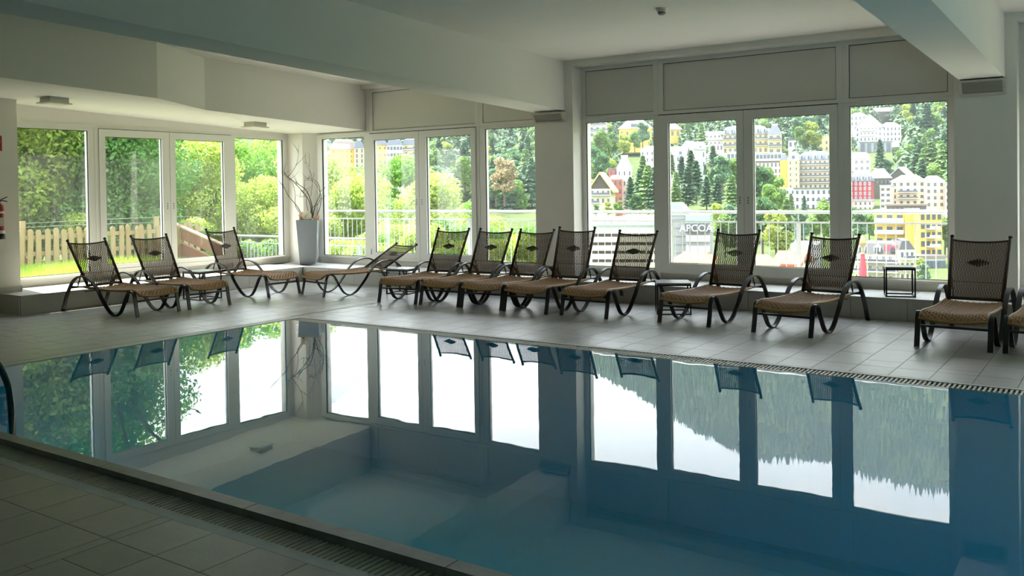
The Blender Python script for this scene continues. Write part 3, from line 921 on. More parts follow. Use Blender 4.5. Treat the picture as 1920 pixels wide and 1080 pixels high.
building('long window side of the yellow block', 1722, 1770, 399, 482, 'yellow', 'flat', 'grey', 1, 5, 4, turn=30, r=147, wsz=(.6, .6), depth=.5, balc=((1, 1, 3, 0), (2, 1, 3, 0), (3, 1, 3, 0)))
building('dark glazed base storey under the yellow block', 1712, 1776, 484, 512, 'grey', 'flat', 'brown', 2, 1, 8, turn=24, r=144, wsz=(.8, .6), depth=.5)
cb_, W, H, D, k, r = building('cream hotel with a dark mansard roof at the foot of the hill', 1600, 1690, 476, 530, 'cream', 'mansard', 'dark', 26, 3, 7, turn=-14, r=104, wsz=(.4, .5), depth=.45, surround=True, balc=((1, 0, 7, 1), (2, 0, 7, 1)), dormers=3)
building('curved end of the cream hotel', 1686, 1716, 468, 530, 'cream', 'mansard', 'dark', 22, 3, 3, turn=22, r=103, wsz=(.45, .5), depth=.6, balc=((1, 0, 3, 1), (2, 0, 3, 1)))
sg = MB()
for q in range(9): sg.box(W * (.16 + .032 * q), W * (.16 + .032 * q) + W * .02, -W * .03, -W * .025, H + .25, H + 1.0)
stuff(sg.build('roof_lettering', mat('red_roof_letters', '#a83046', .5), cb_))
# red turret spire with a gilded finial
p = at_dist(1618, 530, 60); kk = 60 / F_PX
t = empty('turret_spire', tuple(p)); tag(t, 'slim red turret spire with a gilded ball finial', 'spire')
MB().lathe([(8.5 * kk, -3), (7.4 * kk, 0), (6.0 * kk, 22 * kk), (3.4 * kk, 50 * kk)], 8).build('spire', mat('red_sheet_metal', '#a83743', .5), t)
MB().lathe([(4.6 * kk, 50 * kk), (4.6 * kk, 51.5 * kk), (2.8 * kk, 53 * kk), (3.0 * kk, 62 * kk), (5.0 * kk, 68 * kk), (5.2 * kk, 71 * kk)], 12).build('collar', mat('weathered_copper_collar', '#938468', .5), t)
MB().lathe([(5.2 * kk, 71 * kk), (5.0 * kk, 72 * kk), (4.4 * kk, 76 * kk), (2.5 * kk, 79 * kk), (.6 * kk, 82 * kk)], 12).build('ball', mat('gilded_ball', '#d2ae58', .35, metal=.4), t)
# middle doors
building('yellow house with a wide white roof at the left of the double door', 1246, 1276, 243, 258, 'yellow', 'hip', 'white', 12, 1, 3, r=470, over=.12)
building('pale grey villa with a gabled roof', 1273, 1302, 280, 320, 'palegreen', 'gable', 'grey', 14, 3, 2, turn=-24, r=300, wsz=(.22, .3))
building('side wing of the pale grey villa with a dormer', 1299, 1324, 281, 318, 'palegreen', 'ridge', 'grey', 14, 2, 3, turn=12, r=306, wsz=(.25, .5), dormers=1)
building('white house with a dormer strip left of the grey villa', 1246, 1287, 292, 320, 'white', 'ridge', 'grey', 16, 2, 4, turn=-12, r=292, wsz=(.3, .55), dormers=2)
building('white flat roofed house behind the conifer', 1322, 1360, 252, 290, 'white', 'flat', 'white', 6, 3, 5, r=400, wsz=(.4, .6), balc=((1, 0, 5, 0), (2, 0, 5, 0)))
building('pink terrace house below the flat roofed house', 1330, 1356, 271, 284, 'pink', 'flat', 'grey', 2, 1, 4, r=375, wsz=(.5, .6))
building('yellow hotel with a grey mansard roof', 1355, 1440, 252, 288, 'paleyellow', 'mansard', 'slate', 19, 3, 9, r=395, balc=((1, 0, 9, 1), (2, 0, 9, 1)), dormers=7, wsz=(.45, .6))
building('domed corner tower of the yellow hotel', 1440, 1466, 252, 290, 'paleyellow', 'mansard', 'slate', 22, 3, 2, r=390, balc=((1, 0, 2, 1), (2, 0, 2, 1)), wsz=(.5, .6))
building('white block with a tall glazed front', 1363, 1392, 286, 312, 'white', 'flat', 'grey', 1.5, 1, 4, r=318, wsz=(.75, .75))
building('long white glazed corridor', 1410, 1465, 288, 300, 'white', 'flat', 'white', 1, 1, 8, r=345, wsz=(.8, .6), depth=.3)
building('pinkish arcade building below the glazed corridor', 1414, 1466, 304, 338, 'pink', 'flat', 'dark', 2, 3, 7, r=312, wsz=(.4, .6), depth=.4)
building('bright yellow stair wing of the grand hotel', 1463, 1478, 300, 356, 'yellow', 'mansard', 'slate', 14, 0, 0, r=292)
building('pale yellow tower of the grand hotel', 1477, 1499, 300, 355, 'paleyellow', 'mansard', 'grey', 17, 5, 2, r=288, wsz=(.22, .45), dormers=1)
building('grand beige hotel with balconies and a slate mansard roof', 1498, 1560, 300, 356, 'beige', 'mansard', 'slate', 18, 5, 7, r=292, balc=((1, 0, 7, 1), (2, 0, 7, 1), (3, 0, 7, 1), (4, 0, 7, 1)), dormers=5, wsz=(.4, .6))
building('white block with large windows below the grand hotel', 1490, 1560, 354, 394, 'white', 'flat', 'slate', 2, 3, 7, r=262, wsz=(.45, .5), balc=((1, 4, 7, 1),), depth=.4)
building('low white annex left of the large windowed block', 1463, 1491, 355, 378, 'white', 'flat', 'white', 1, 2, 3, r=266, wsz=(.3, .5))
building('small white house with a dark flat roof above the grand hotel', 1478, 1504, 263, 279, 'white', 'flat', 'slate', 3.5, 1, 3, r=420, wsz=(.5, .5))
building('yellow gabled house at the right of the double door', 1534, 1566, 262, 284, 'paleyellow', 'gable', 'grey', 10, 2, 3, r=405, wsz=(.3, .5))
building('low house with a red tiled roof under the parking block', 1256, 1334, 492, 516, 'cream', 'hip', 'redtile', 17, 1, 6, r=84, over=.06, turn=-6)
building('red tiled roof house below the trees', 1414, 1462, 497, 520, 'cream', 'hip', 'redtile', 16, 1, 4, r=80, turn=8, over=.06)
building('second red tiled roof beside the white corner house', 1448, 1500, 500, 520, 'cream', 'ridge', 'redtile', 18, 1, 4, r=84, turn=-12, over=.06)
wb_, W, H, D, k, r = building('white corner house with a sign band', 1484, 1532, 466, 520, 'white', 'flat', 'white', 1, 2, 3, r=94, wsz=(.2, .3), turn=-5)
sb = MB().box(-W * .12, W * .55, -.3, -.05, H * .68, H * .86).build('sign_band', wallm('white'), wb_)
MB().box(-W * .12, W * .55, -.32, -.05, H * .64, H * .68).build('awning', mat('dark_awning', '#444246', .7), wb_)
# parking house with lettering
ph, W, H, D, k, r = building('long parking house with pale parapet bands and a white roof', 1090, 1240, 424, 520, 'dark', 'flat', 'white', 1, 0, 0, r=118, turn=-4, depth=.4)
for i in range(6):
    MB().box(-W / 2, W / 2, -.5, -.1, H * (i + .15) / 6, H * (i + .86) / 6 - .1).build('parapet', wallm('cream'), ph)
MB().box(-W / 2, W / 2, -.45, -.05, H * .93, H + .1).build('fascia', wallm('greygreen'), ph)
MB().prism([(-W * .5, H + .1), (W * .5, H + .1), (W * .5, H + 1.35), (W * .1, H + 1.5), (-W * .02, H + 1.2), (-W * .5, H + 1.1)], 'y', -.6, D).build('roof_canopy', roofm('white'), ph)
pt, W, H, D, k, r = building('grey concrete stair tower of the parking house', 1244, 1287, 404, 520, 'concrete', 'flat', 'grey', 1, 0, 0, r=112, turn=-6)
for i in range(7): MB().box(-W / 2 - .02, W / 2 + .02, -.06, 0, H * (i + .9) / 7.5, H * (i + .9) / 7.5 + .12).build('joint_band', mat('dark_joint', '#707173', .8), pt)
MB().prism([(-W / 2 - .2, H + .4), (W / 2 + .2, H + .4), (W * .2, H + 1.5), (-W * .5, H + 1.5)], 'y', -.2, D).build('green_roof', wallm('greygreen'), pt)
pa, W, H, D, k, r = building('parking house entrance block with white letters on a dark fascia', 1287, 1332, 436, 520, 'concrete', 'flat', 'grey', .4, 0, 0, r=110, turn=-4)
MB().box(-W / 2, W / 2, -.7, 0, H, H + 1.15).build('letter_fascia', mat('dark_sign_fascia', '#454749', .6), pa)
MB().box(-W / 2, W / 2, -.4, D, H + 1.15, H + 2.1).build('green_canopy', wallm('greygreen'), pa)
for i in range(4): MB().box(-W / 2, W / 2, -.5, 0, H * (i + .35) / 4.2, H * (i + .98) / 4.2).build('parapet', wallm('grey'), pa)
cu = bpy.data.curves.new('parking_letters', 'FONT'); cu.body = 'APCOA'; cu.size = 1.15; cu.extrude = .05; cu.align_x = 'CENTER'
to = bpy.data.objects.new('tmp', cu); COL.objects.link(to)
bpy.context.view_layer.update()
lm = bpy.data.meshes.new_from_object(to.evaluated_get(bpy.context.evaluated_depsgraph_get())); bpy.data.objects.remove(to)
lm.materials.append(mat('white_letters', '#f0f0ee', .5))
obj('lettering', lm, pa, (-W * .06, -.78, H + .18), (math.radians(90), 0, 0))
# left pane of the lounger bay
building('timber chalet with a straw coloured gable roof', 1106, 1146, 354, 384, 'cream', 'gable', 'straw', 28, 2, 4, r=196, turn=-10, over=.14, balc=((0, 0, 2, 1), (1, 0, 4, 1)), wsz=(.4, .5))
building('red brick villa behind the timber chalet', 1142, 1167, 336, 382, 'brick', 'hip', 'white', 8, 3, 3, r=212, wsz=(.35, .5))
building('brick upper storey with a pale balcony', 1141, 1160, 318, 330, 'brick', 'flat', 'slate', 1.5, 1, 2, r=225, wsz=(.4, .5))
building('tall pale villa with a light blue mansard roof', 1157, 1186, 316, 372, 'pink', 'mansard', 'blue', 26, 3, 3, r=218, wsz=(.25, .4))
building('yellow mountain inn with a white hipped roof', 1161, 1222, 241, 262, 'yellow', 'hip', 'white', 18, 1, 6, r=430, wsz=(.35, .4), dormers=1)
building('white apartment block with dark balcony bands', 1092, 1138, 226, 258, 'white', 'flat', 'white', 1, 3, 4, r=440, wsz=(.5, .5), balc=((0, 0, 4, 1), (1, 0, 4, 1), (2, 0, 4, 1)))
building('small white house among the trees', 1201, 1236, 282, 306, 'white', 'hip', 'grey', 9, 2, 4, r=318, wsz=(.3, .45))
# corner bay
building('orange yellow block with a brown mansard roof', 622, 672, 280, 316, 'orange', 'mansard', 'brown', 20, 4, 6, r=240, wsz=(.18, .3), turn=6)
building('pale stair tower with tall glazing', 665, 684, 278, 326, 'paleyellow', 'mansard', 'slate', 19, 5, 2, r=234, wsz=(.4, .75))
building('white rear wing of the orange block', 600, 624, 276, 312, 'white', 'mansard', 'slate', 16, 4, 3, r=250)
building('terraced concrete base below the orange block', 618, 690, 316, 388, 'grey', 'flat', 'grey', 1, 3, 3, r=225, wsz=(.6, .3), depth=.3)
building('orange part of the white bay windowed hotel', 690, 727, 272, 335, 'orange', 'mansard', 'slate', 14, 5, 4, r=232, wsz=(.25, .35))
building('white bay windowed middle of the hotel', 726, 756, 272, 334, 'white', 'mansard', 'slate', 13, 5, 5, r=228, wsz=(.75, .5))
building('yellow balcony wing of the hotel', 755, 784, 272, 326, 'paleyellow', 'mansard', 'slate', 14, 5, 2, r=230, balc=((0, 0, 2, 1), (1, 0, 2, 1), (2, 0, 2, 1), (3, 0, 2, 1), (4, 0, 2, 1)), wsz=(.3, .6))
building('low white garage with a flat roof among the trees', 798, 850, 328, 344, 'white', 'flat', 'grey', 3, 1, 3, r=205, wsz=(.6, .6), depth=.4)
# street
struct(MB().add([tuple(at_dist(1722, 520, 128) + (0, 0, -2.2)), tuple(at_dist(1790, 520, 128) + (0, 0, -2.2)), tuple(at_dist(1778, 478, 150) + (0, 0, -1.8)), tuple(at_dist(1764, 478, 150) + (0, 0, -1.8))], [(0, 1, 2, 3)]).build('ground_street', mat('grey_asphalt', '#7d7f82', .9)), 'street running down beside the yellow block')

# ------------------------------------------------------------------ trees on the hillside
DEC, CON = [], []
for q in range(6):
    bl = crown(q + 71, 4.2, 2.2, 10.0, 22)
    V = leaves(100 + q, bl, 2800, .45)
    DEC.append((quads('foliage', V, LEAF[(0, 1, 3, 0, 2, 4)[q]]), MB().tube([(0, 0, -2), (0, 0, 5), (.2, 0, 8)], [.28, .22, .1], 5).mesh('trunk', BARK)))
M_SPR = [mat('spruce_green', '#4d6f4a', .7, rnd=.2, trans=.2), mat('larch_green', '#7b9a58', .7, rnd=.2, trans=.3)]
for q in range(3):
    g = np.random.default_rng(q + 300); n = 1900
    t = g.random(n) ** .75; z = 1.2 + 14.5 * t; rad = 2.7 * (1 - t) ** .8 * (.55 + .5 * g.random(n)) * (.75 + .35 * np.sin(z * 4.2)); a = g.random(n) * 6.283
    c = np.c_[rad * np.cos(a), rad * np.sin(a), z]
    u = np.c_[np.cos(a), np.sin(a), -.35 + .2 * g.normal(size=n)]; v = np.c_[-np.sin(a), np.cos(a), .3 * g.normal(size=n)]
    s = (.30 + .45 * g.random(n))[:, None]
    V = np.stack([c - u * s, c - v * s * .6, c + u * s * 1.2, c + v * s * .6], 1).reshape(-1, 3)
    CON.append((quads('foliage', V, M_SPR[1 if q == 2 else 0]), MB().tube([(0, 0, -2), (0, 0, 15)], [.25, .05], 5).mesh('trunk', BARK)))




NT = [0, 0]


def hill_tree(px, py, hpx, con, r, q, tint=None):
    p = at_dist(px, py, r); k = r / F_PX
    H = hpx * k; base = 16.0 if con else 11.2
    sc = H / base
    kind = CON if con else DEC
    f, tk = kind[q % len(kind)]
    t = empty('spruce_tree' if con else 'hillside_tree', tuple(p), (q * 2.4) % 6.28)
    wx = 1.0 if not con else random.uniform(1.25, 1.7)
    t.scale = (sc * wx, sc * wx, sc)
    if con: tag(t, ('dark spruce', 'slim dark spruce', 'pale larch')[q % 3] + ' on the hillside, ' + place_of(px, py - hpx * .5), 'tree', 'conifers on the hillside')
    else: tag(t, ('green', 'yellow-green', 'blue-green', 'round green', 'deep green', 'rusty')[q % 6] + ' leafy hillside tree, ' + place_of(px, py - hpx * .5), 'tree', 'leafy trees on the hillside')
    obj('foliage', f, t)['kind'] = 'stuff'; obj('trunk', tk, t)
    NT[1 if con else 0] += 1


# trees one can pick out: x, foot y, height in the picture, conifer?, distance
random.seed(77)
for q, (px, py, hp, con, r) in enumerate([(1296, 345, 62, 1, 262), (1278, 352, 58, 1, 255), (1316, 290, 58, 1, 350), (1337, 318, 44, 1, 285), (1322, 330, 22, 1, 270), (1260, 330, 40, 1, 280), (1306, 372, 70, 1, 214), (1290, 392, 78, 1, 190), (1268, 395, 72, 1, 185), (1325, 392, 60, 1, 192), (1345, 390, 58, 1, 190), (1372, 396, 66, 1, 185), (1355, 350, 62, 0, 235), (1378, 345, 50, 0, 240), (1340, 352, 40, 0, 245),
                                          (1650, 326, 60, 1, 315), (1738, 262, 62, 1, 445), (1722, 262, 44, 0, 450), (1755, 262, 48, 0, 448), (1770, 320, 66, 1, 360), (1764, 330, 60, 1, 345), (1700, 232, 34, 0, 500), (1685, 222, 24, 0, 530), (1760, 225, 36, 0, 520), (1610, 205, 20, 0, 560),
                                          (1510, 280, 54, 0, 385), (1523, 280, 50, 0, 384), (1494, 262, 40, 0, 420), (1440, 372, 60, 0, 205), (1425, 385, 74, 0, 190), (1455, 400, 70, 0, 178), (1508, 398, 30, 1, 215), (1483, 398, 34, 1, 200), (1545, 398, 26, 0, 210),
                                          (1430, 470, 100, 0, 120), (1475, 462, 86, 1, 128), (1455, 480, 84, 0, 112), (1500, 452, 60, 0, 135), (1545, 450, 70, 0, 130), (1500, 470, 66, 1, 118), (1530, 445, 40, 0, 140), (1415, 430, 60, 0, 140),
                                          (1612, 450, 56, 0, 160), (1630, 446, 46, 0, 165), (1600, 440, 50, 0, 168), (1650, 440, 34, 0, 170), (1722, 526, 42, 0, 122), (1733, 530, 36, 0, 120), (1772, 470, 60, 0, 152),
                                          (1200, 400, 84, 1, 180), (1216, 398, 88, 1, 178), (1182, 396, 64, 1, 182), (1228, 402, 80, 1, 176), (1206, 372, 80, 1, 200), (1192, 402, 40, 0, 170), (1160, 402, 28, 0, 172), (1140, 404, 26, 0, 170), (1118, 404, 22, 0, 172), (1128, 300, 60, 0, 330), (1110, 330, 60, 0, 290), (1145, 290, 44, 0, 345), (1170, 290, 40, 0, 345), (1205, 272, 46, 0, 380), (1190, 280, 36, 0, 365), (1128, 340, 56, 0, 280), (1105, 350, 44, 0, 265),
                                          (1345, 425, 44, 0, 150), (1372, 440, 60, 0, 140), (1360, 470, 70, 0, 122), (1385, 470, 66, 0, 122),
                                          (716, 366, 66, 0, 205), (946, 372, 84, 0, 200), (930, 372, 60, 0, 205), (870, 350, 60, 0, 215), (845, 318, 34, 0, 300), (815, 318, 40, 0, 300), (608, 312, 44, 0, 225)]):
    hill_tree(px, py, hp, con, r, 5 if (px, py) == (946, 372) else (q % 5 if not con else q))
random.seed(31)
tries = 0
while tries < 5000 and NT[0] + NT[1] < 585:
    tries += 1
    px = random.choice((random.uniform(596, 1010), random.uniform(780, 1010), random.uniform(1090, 1800), random.uniform(1090, 1920)))
    py = random.uniform(188, 400)
    e = elev_of(px, py); r = r_of_elev(e)
    con = random.random() < (.25 if px > 1000 else .18)
    if (con and NT[1] > 285) or (not con and NT[0] > 285): continue
    hm = random.uniform(9, 14) * (1.15 if con else 1.0)
    hp = hm / r * F_PX; wp = hp * (.34 if con else .75)
    bad = False
    for (x0, x1, y0, y1, rb_) in BL_:
        if r < rb_ + 14 and px + wp * .5 > x0 and px - wp * .5 < x1 and py > y0 and py - hp < y1 - (y1 - y0) * .12: bad = True; break
    if bad: continue
    hill_tree(px, py, hp, con, r, random.randint(0, 4) if not con else random.randint(0, 2))

# the forest higher up: past counting
rng = np.random.default_rng(12)
NF = 24000
az = rng.uniform(az_of(500), az_of(2100), NF); rr_ = 330 * np.exp(rng.random(NF) * math.log(3600 / 330))
fv = []; fl_ = []
for a, r in zip(az, rr_):
    if EYE + r * math.tan(math.radians(cap(a))) < ground_z(r, a) - 5: continue
    z = ground_z(r, a) + (noise2(a * 60, r * .01) * r * .0022 if r > 500 else 0)
    if r < 520:
        pxx = 960 + F_PX * math.tan(a - YAW)
        if rng.random() > .45 or any(x0 - 6 < pxx < x1 + 6 and r < rb_ + 30 for (x0, x1, y0, y1, rb_) in BL_): continue
    x, y = r * math.sin(a), r * math.cos(a); z -= 2; q = rng.random() * 6.28
    if r < 950 and (r < 720 or rng.random() < .9):          # leafy tree: loose clumps of foliage
        w_ = rng.uniform(3.2, 5.5); nq = 46
        d = rng.normal(size=(nq, 3)); d /= np.linalg.norm(d, axis=1)[:, None]; d[:, 2] = np.abs(d[:, 2]) * 1.5 - .35
        c = np.array([x, y, z + 6]) + d * w_ * rng.uniform(.7, 1.05, nq)[:, None]
        u = rng.normal(size=(nq, 3)); v = np.cross(u, d); u /= np.linalg.norm(u, axis=1)[:, None]; v /= np.linalg.norm(v, axis=1)[:, None] + 1e-6
        s_ = rng.uniform(.9, 1.7, nq)[:, None]
        fl_.append(np.stack([c - u * s_, c + v * s_, c + u * s_], 1).reshape(-1, 3))
        continue
    h_ = rng.uniform(12, 22) * (1 + r / 4000); w_ = h_ * rng.uniform(.15, .22)
    for tier in range(3):
        zb, zt, wt_ = z + h_ * (.1 + .26 * tier), z + h_ * (.55 + .24 * tier), w_ * (1 - .27 * tier)
        ring = [(x + wt_ * math.cos(q + i * 1.2566 + tier), y + wt_ * math.sin(q + i * 1.2566 + tier), zb - wt_ * .25 * (i % 2)) for i in range(5)]
        for i in range(5): fv += [ring[i], ring[(i + 1) % 5], (x, y, min(zt, z + h_))]
fv = np.concatenate([np.array(fv)] + fl_)
fo = obj('forest', quads('forest', np.array(fv), mat('distant_spruce_forest', '#48603f', .85, var=.6, vscale=.06), 3))
tag(fo, 'dense spruce forest covering the mountain above the town', 'forest', kind='stuff')

# summer haze hanging in the valley
hz = MB().box(-7000, 5200, 60, 9500, -120, 1900).mesh('valley_haze', None)
hm = bpy.data.materials.new('valley_haze'); hm.use_nodes = True
hm.node_tree.nodes.clear()
ho = hm.node_tree.nodes.new('ShaderNodeOutputMaterial'); hv = hm.node_tree.nodes.new('ShaderNodeVolumeScatter')
hv.inputs['Color'].default_value = (.78, .90, 1, 1); hv.inputs['Density'].default_value = 1.1e-4; hv.inputs['Anisotropy'].default_value = .2
hm.node_tree.links.new(hv.outputs[0], ho.inputs['Volume'])
hz.materials.append(hm)
tag(obj('valley_haze', hz), 'thin blue summer haze over the valley and mountain', 'haze', kind='stuff')

# ------------------------------------------------------------------ wicker loungers
PROF = [(0, 0), (.03, .13), (.058, .27), (.10, .318), (.150, .312), (.195, .275), (.275, .135), (.345, .042), (.435, .006), (.53, .035), (.61, .10), (.71, .21), (.79, .32), (.90, .415), (1.0, .457), (1.10, .470), (1.21, .45), (1.32, .375), (1.43, .215), (1.48, .11), (1.53, 0)]


def flat_bar(prof, x, w=.046, t=.015):
    pts = catmull(prof, 4); mb = MB(); vs = []
    for i, p in enumerate(pts):
        a = pts[min(i + 1, len(pts) - 1)] - pts[max(i - 1, 0)]; a = a / np.hypot(*a); nrm = np.array([-a[1], a[0]])
        for sx, sn in ((-1, -1), (1, -1), (1, 1), (-1, 1)):
            q = p + nrm * sn * t / 2
            vs.append((x + sx * w / 2, q[0], max(q[1], 0)))
    k = len(pts)
    fs = [(4 * i + j, 4 * i + (j + 1) % 4, 4 * i + 4 + (j + 1) % 4, 4 * i + 4 + j) for i in range(k - 1) for j in range(4)] + [(3, 2, 1, 0), (4 * k - 4, 4 * k - 3, 4 * k - 2, 4 * k - 1)]
    return mb.add(vs, fs)


HINGE = (1.07, .335)
ME = {}
ME['side_l'] = flat_bar(PROF, -.302).mesh('side_frame', M_FRAMEBAR)
ME['side_r'] = flat_bar(PROF, .302).mesh('side_frame', M_FRAMEBAR)
ME['foot_cap'] = MB().box(-.025, .025, -.010, .010, 0, .008).mesh('foot_cap', mat('pale_foot_cap', '#c9c9c6', .5))


def seat_z(y):
    if y < .12: return .335 - .055 * ((.12 - y) / .12) ** 2
    return .335 - .018 * math.sin(math.pi * min(1, (y - .12) / .95))


# woven seat: chunky strands running across, over and under the lengthwise ones
nx, ny = 66, 132
gv = []
for j in range(ny + 1):
    y = 0.0 + 1.075 * j / ny
    for i in range(nx + 1):
        u = i / nx; x = (u - .5) * .545
        sag = .024 * (1 - (2 * u - 1) ** 2)
        ph = 1 if int(x / .0272 + 50) % 2 else -1
        w = .010 * ph * math.sin(2 * math.pi * y / .046) * abs(math.sin(math.pi * (x / .0272))) ** .5
        gv.append((x, y, seat_z(y) - sag + w))
gf = [(j * (nx + 1) + i, j * (nx + 1) + i + 1, (j + 1) * (nx + 1) + i + 1, (j + 1) * (nx + 1) + i) for j in range(ny) for i in range(nx)]
ME['seat'] = MB().add(gv, gf).mesh('woven_seat', mat('woven_seat_wicker', '#9a7145', .5, var=.35, vscale=70), True)
ME['rail'] = [MB().tube([(sx, y, seat_z(y) - .006) for y in np.linspace(.0, 1.085, 18)], .015, 7).mesh('seat_rail', M_WICKE, True) for sx in (-.272, .272)]
ME['edge'] = MB().tube([(x, -.004, .272 - .024 * (1 - (2 * x / .545) ** 2)) for x in np.linspace(-.285, .285, 14)], .013, 7).mesh('front_edge', M_WICKE, True)
ME['cross'] = [MB().box(-.29, .29, .05, .075, .185, .205).mesh('cross_bar', M_FRAMEBAR), MB().box(-.29, .29, 1.36, 1.38, .30, .318).mesh('cross_bar', M_FRAMEBAR)]
ME['rear_rail'] = [MB().tube([(sx, 1.07, .332), (sx, 1.39, .325)], .011, 6).mesh('rear_rail', M_FRAMEBAR) for sx in (-.272, .272)]
ME['prop_rack'] = MB().tube([(-.2, 1.02, .285), (-.2, 1.20, .262), (.2, 1.20, .262), (.2, 1.02, .285)], .008, 6).mesh('prop_rack', M_FRAMEBAR)
# backrest in its own frame: v up the back, origin at the hinge
BW, BL = .255, .705
ME['post'] = [MB().tube([(s * (BW - .012), 0, -.02), (s * (BW + .012), 0, BL - .03)], .0165, 8).mesh('back_post', M_WICKD, True) for s in (-1, 1)]
ME['knob'] = MB().lathe([(.009, 0), (.010, .012), (.019, .016), (.021, .026), (.016, .036), (.006, .040)], 10).mesh('knob', M_BLACK, True)
random.seed(4)
wv = MB()
NS = 40
for i in range(NS):
    u = (i + .5) / NS * 2 - 1
    pts = []
    for k in range(25):
        v = .012 + (BL - .075) * k / 24
        top = BL - .055 - .022 * (1 - u * u)
        v = .012 + (top - .012) * k / 24
        xx = u * (BW - .014 + .024 * v / BL) + .0008 * (1 if (k + i) % 2 else -1)
        pts.append((xx, .002 * (1 if (k // 2 + i) % 2 else -1), v))
    vs = []
    for p in pts:
        for dx, dy in ((-.0048, 0), (0, -.003), (.0048, 0), (0, .003)): vs.append((p[0] + dx, p[1] + dy, p[2]))
    kk = len(pts)
    wv.add(vs, [(4 * a + b, 4 * a + (b + 1) % 4, 4 * a + 4 + (b + 1) % 4, 4 * a + 4 + b) for a in range(kk - 1) for b in range(4)])
ME['weave'] = wv.mesh('woven_panel', M_WICK)
hb = MB()
hb.tube([(x, 0, BL - .052 - .022 * (1 - (x / BW) ** 2)) for x in np.linspace(-BW, BW, 12)], .010, 6)
hb.box(-BW + .01, BW - .01, -.006, .006, .005, .032)
ME['bands'] = hb.mesh('edge_band', M_WICKD, True)
ME['stay'] = MB().tube([(-BW + .01, .012, .20), (BW - .01, .012, .20)], .005, 5).mesh('stay_rod', M_WICKE)
mo = MB()
for q in range(-4, 5):
    hw = .112 * (1 - abs(q) / 5.0)
    a = -hw
    while a < hw - .008:
        mo.box(a, a + .019, -.0075, .0045, .405 + q * .0092 - .0024, .405 + q * .0092 + .0024); a += .024
ME['motif'] = mo.mesh('diamond_motif', mat('dark_motif_wicker', '#2c1c10', .6))


def lounger(front, deg, tilt, label):
    """front = middle of the front feet, deg = heading from foot end to head end, tilt = back angle from upright"""
    rz = math.radians(deg - 90)
    t = empty('wicker_lounger', (front[0], front[1], 0), rz)
    tag(t, label, 'sun lounger', 'wicker loungers around the pool')
    obj('side_frame', ME['side_l'], t); obj('side_frame', ME['side_r'], t)
    for x in (-.302, .302): obj('foot_cap', ME['foot_cap'], t, (x, .0, 0))
    s = obj('seat', ME['seat'], t); stuff(s)
    [obj('seat_rail', q, s) for q in ME['rail']]; obj('front_edge', ME['edge'], s)
    [obj('cross_bar', q, t) for q in ME['cross']]; [obj('rear_rail', q, t) for q in ME['rear_rail']]
    obj('prop_rack', ME['prop_rack'], t)
    b = obj('backrest', ME['weave'], t, (0, HINGE[0], HINGE[1]), (-math.radians(tilt), 0, 0)); stuff(b)
    for k, sx in enumerate((-1, 1)):
        obj('back_post', ME['post'][k], b); obj('knob', ME['knob'], b, (sx * (BW + .012), 0, BL - .035))
    obj('edge_band', ME['bands'], b); obj('stay_rod', ME['stay'], b); obj('diamond_motif', ME['motif'], b)
    # toothed prop from the back to the rear rails
    a = math.radians(tilt)
    hy, hz = HINGE[0] + .24 * math.sin(a), HINGE[1] + .24 * math.cos(a)
    ey, ez = min(hy + .10, 1.36), .315
    for sx in (-.235, .235):
        pm = MB()
        pm.tube([(sx, hy, hz), (sx, ey, ez)], .008, 5)
        for q in (.45, .6, .75): pm.box(sx - .006, sx + .006, hy + (ey - hy) * q - .004, hy + (ey - hy) * q + .020, hz + (ez - hz) * q - .014, hz + (ez - hz) * q)
        pm.build('back_prop', M_FRAMEBAR, t)
    return t


lounger((-9.965, 6.685), 183.5, 33, 'wicker lounger nearest the left wall, leftmost of all')
lounger((-9.987, 7.455), 177.5, 31, 'wicker lounger second from the left wall, touching the leftmost one')
lounger((-10.12, 8.84), 183, 24, 'upright wicker lounger between the low black table and the reclined lounger')
lounger((-9.75, 9.03), 77, 61, 'wicker lounger with its back reclined almost flat, below the planter')
lounger((-8.07, 8.97), 95, 29, 'first wicker lounger of the tight row of five, next to the reclined one')
lounger((-7.39, 9.02), 93, 29, 'second wicker lounger in the tight row of five')
lounger((-6.715, 9.02), 92, 29, 'wicker lounger in the middle of the tight row of five')
lounger((-6.04, 9.0), 91, 21, 'fourth wicker lounger in the tight row of five, in front of the pillar')
lounger((-5.235, 9.022), 89, 28, 'last wicker lounger of the tight row of five, beside a low table')
lounger((-4.0, 9.05), 84, 22, 'wicker lounger just right of the low table in front of the double door')
lounger((-2.88, 8.895), 83, 27, 'wicker lounger standing alone, left of the table on the ledge')
lounger((-1.32, 8.86), 87.5, 27, 'wicker lounger in front of the right pillar, wholly in view')
lounger((-.60, 8.86), 88, 27, 'wicker lounger cut off by the right edge of the picture')


# ------------------------------------------------------------------ side tables
def side_table(c, z, w, h, rz, label):
    t = empty('side_table', (c[0], c[1], z), rz)
    tag(t, label, 'side table', 'black steel cube tables')
    a = w / 2; r = .008
    MB().box(-a, a, -a, a, h - .022, h).build('table_top', mat('grey_table_top', '#77777a', .3), t)
    for sx in (-1, 1):
        for sy in (-1, 1):
            MB().box(sx * (a - r) - r, sx * (a - r) + r, sy * (a - r) - r, sy * (a - r) + r, 0, h - .022).build('leg', M_BLACK, t)
    for s in (-1, 1):
        MB().box(-a, a, s * (a - r) - r, s * (a - r) + r, 0, .014).build('base_bar', M_BLACK, t)
        MB().box(s * (a - r) - r, s * (a - r) + r, -a, a, 0, .014).build('base_bar', M_BLACK, t)
    MB().frame(-a, a, h - .036, h - .020, .014, -a, a).build('top_frame', M_BLACK, t)


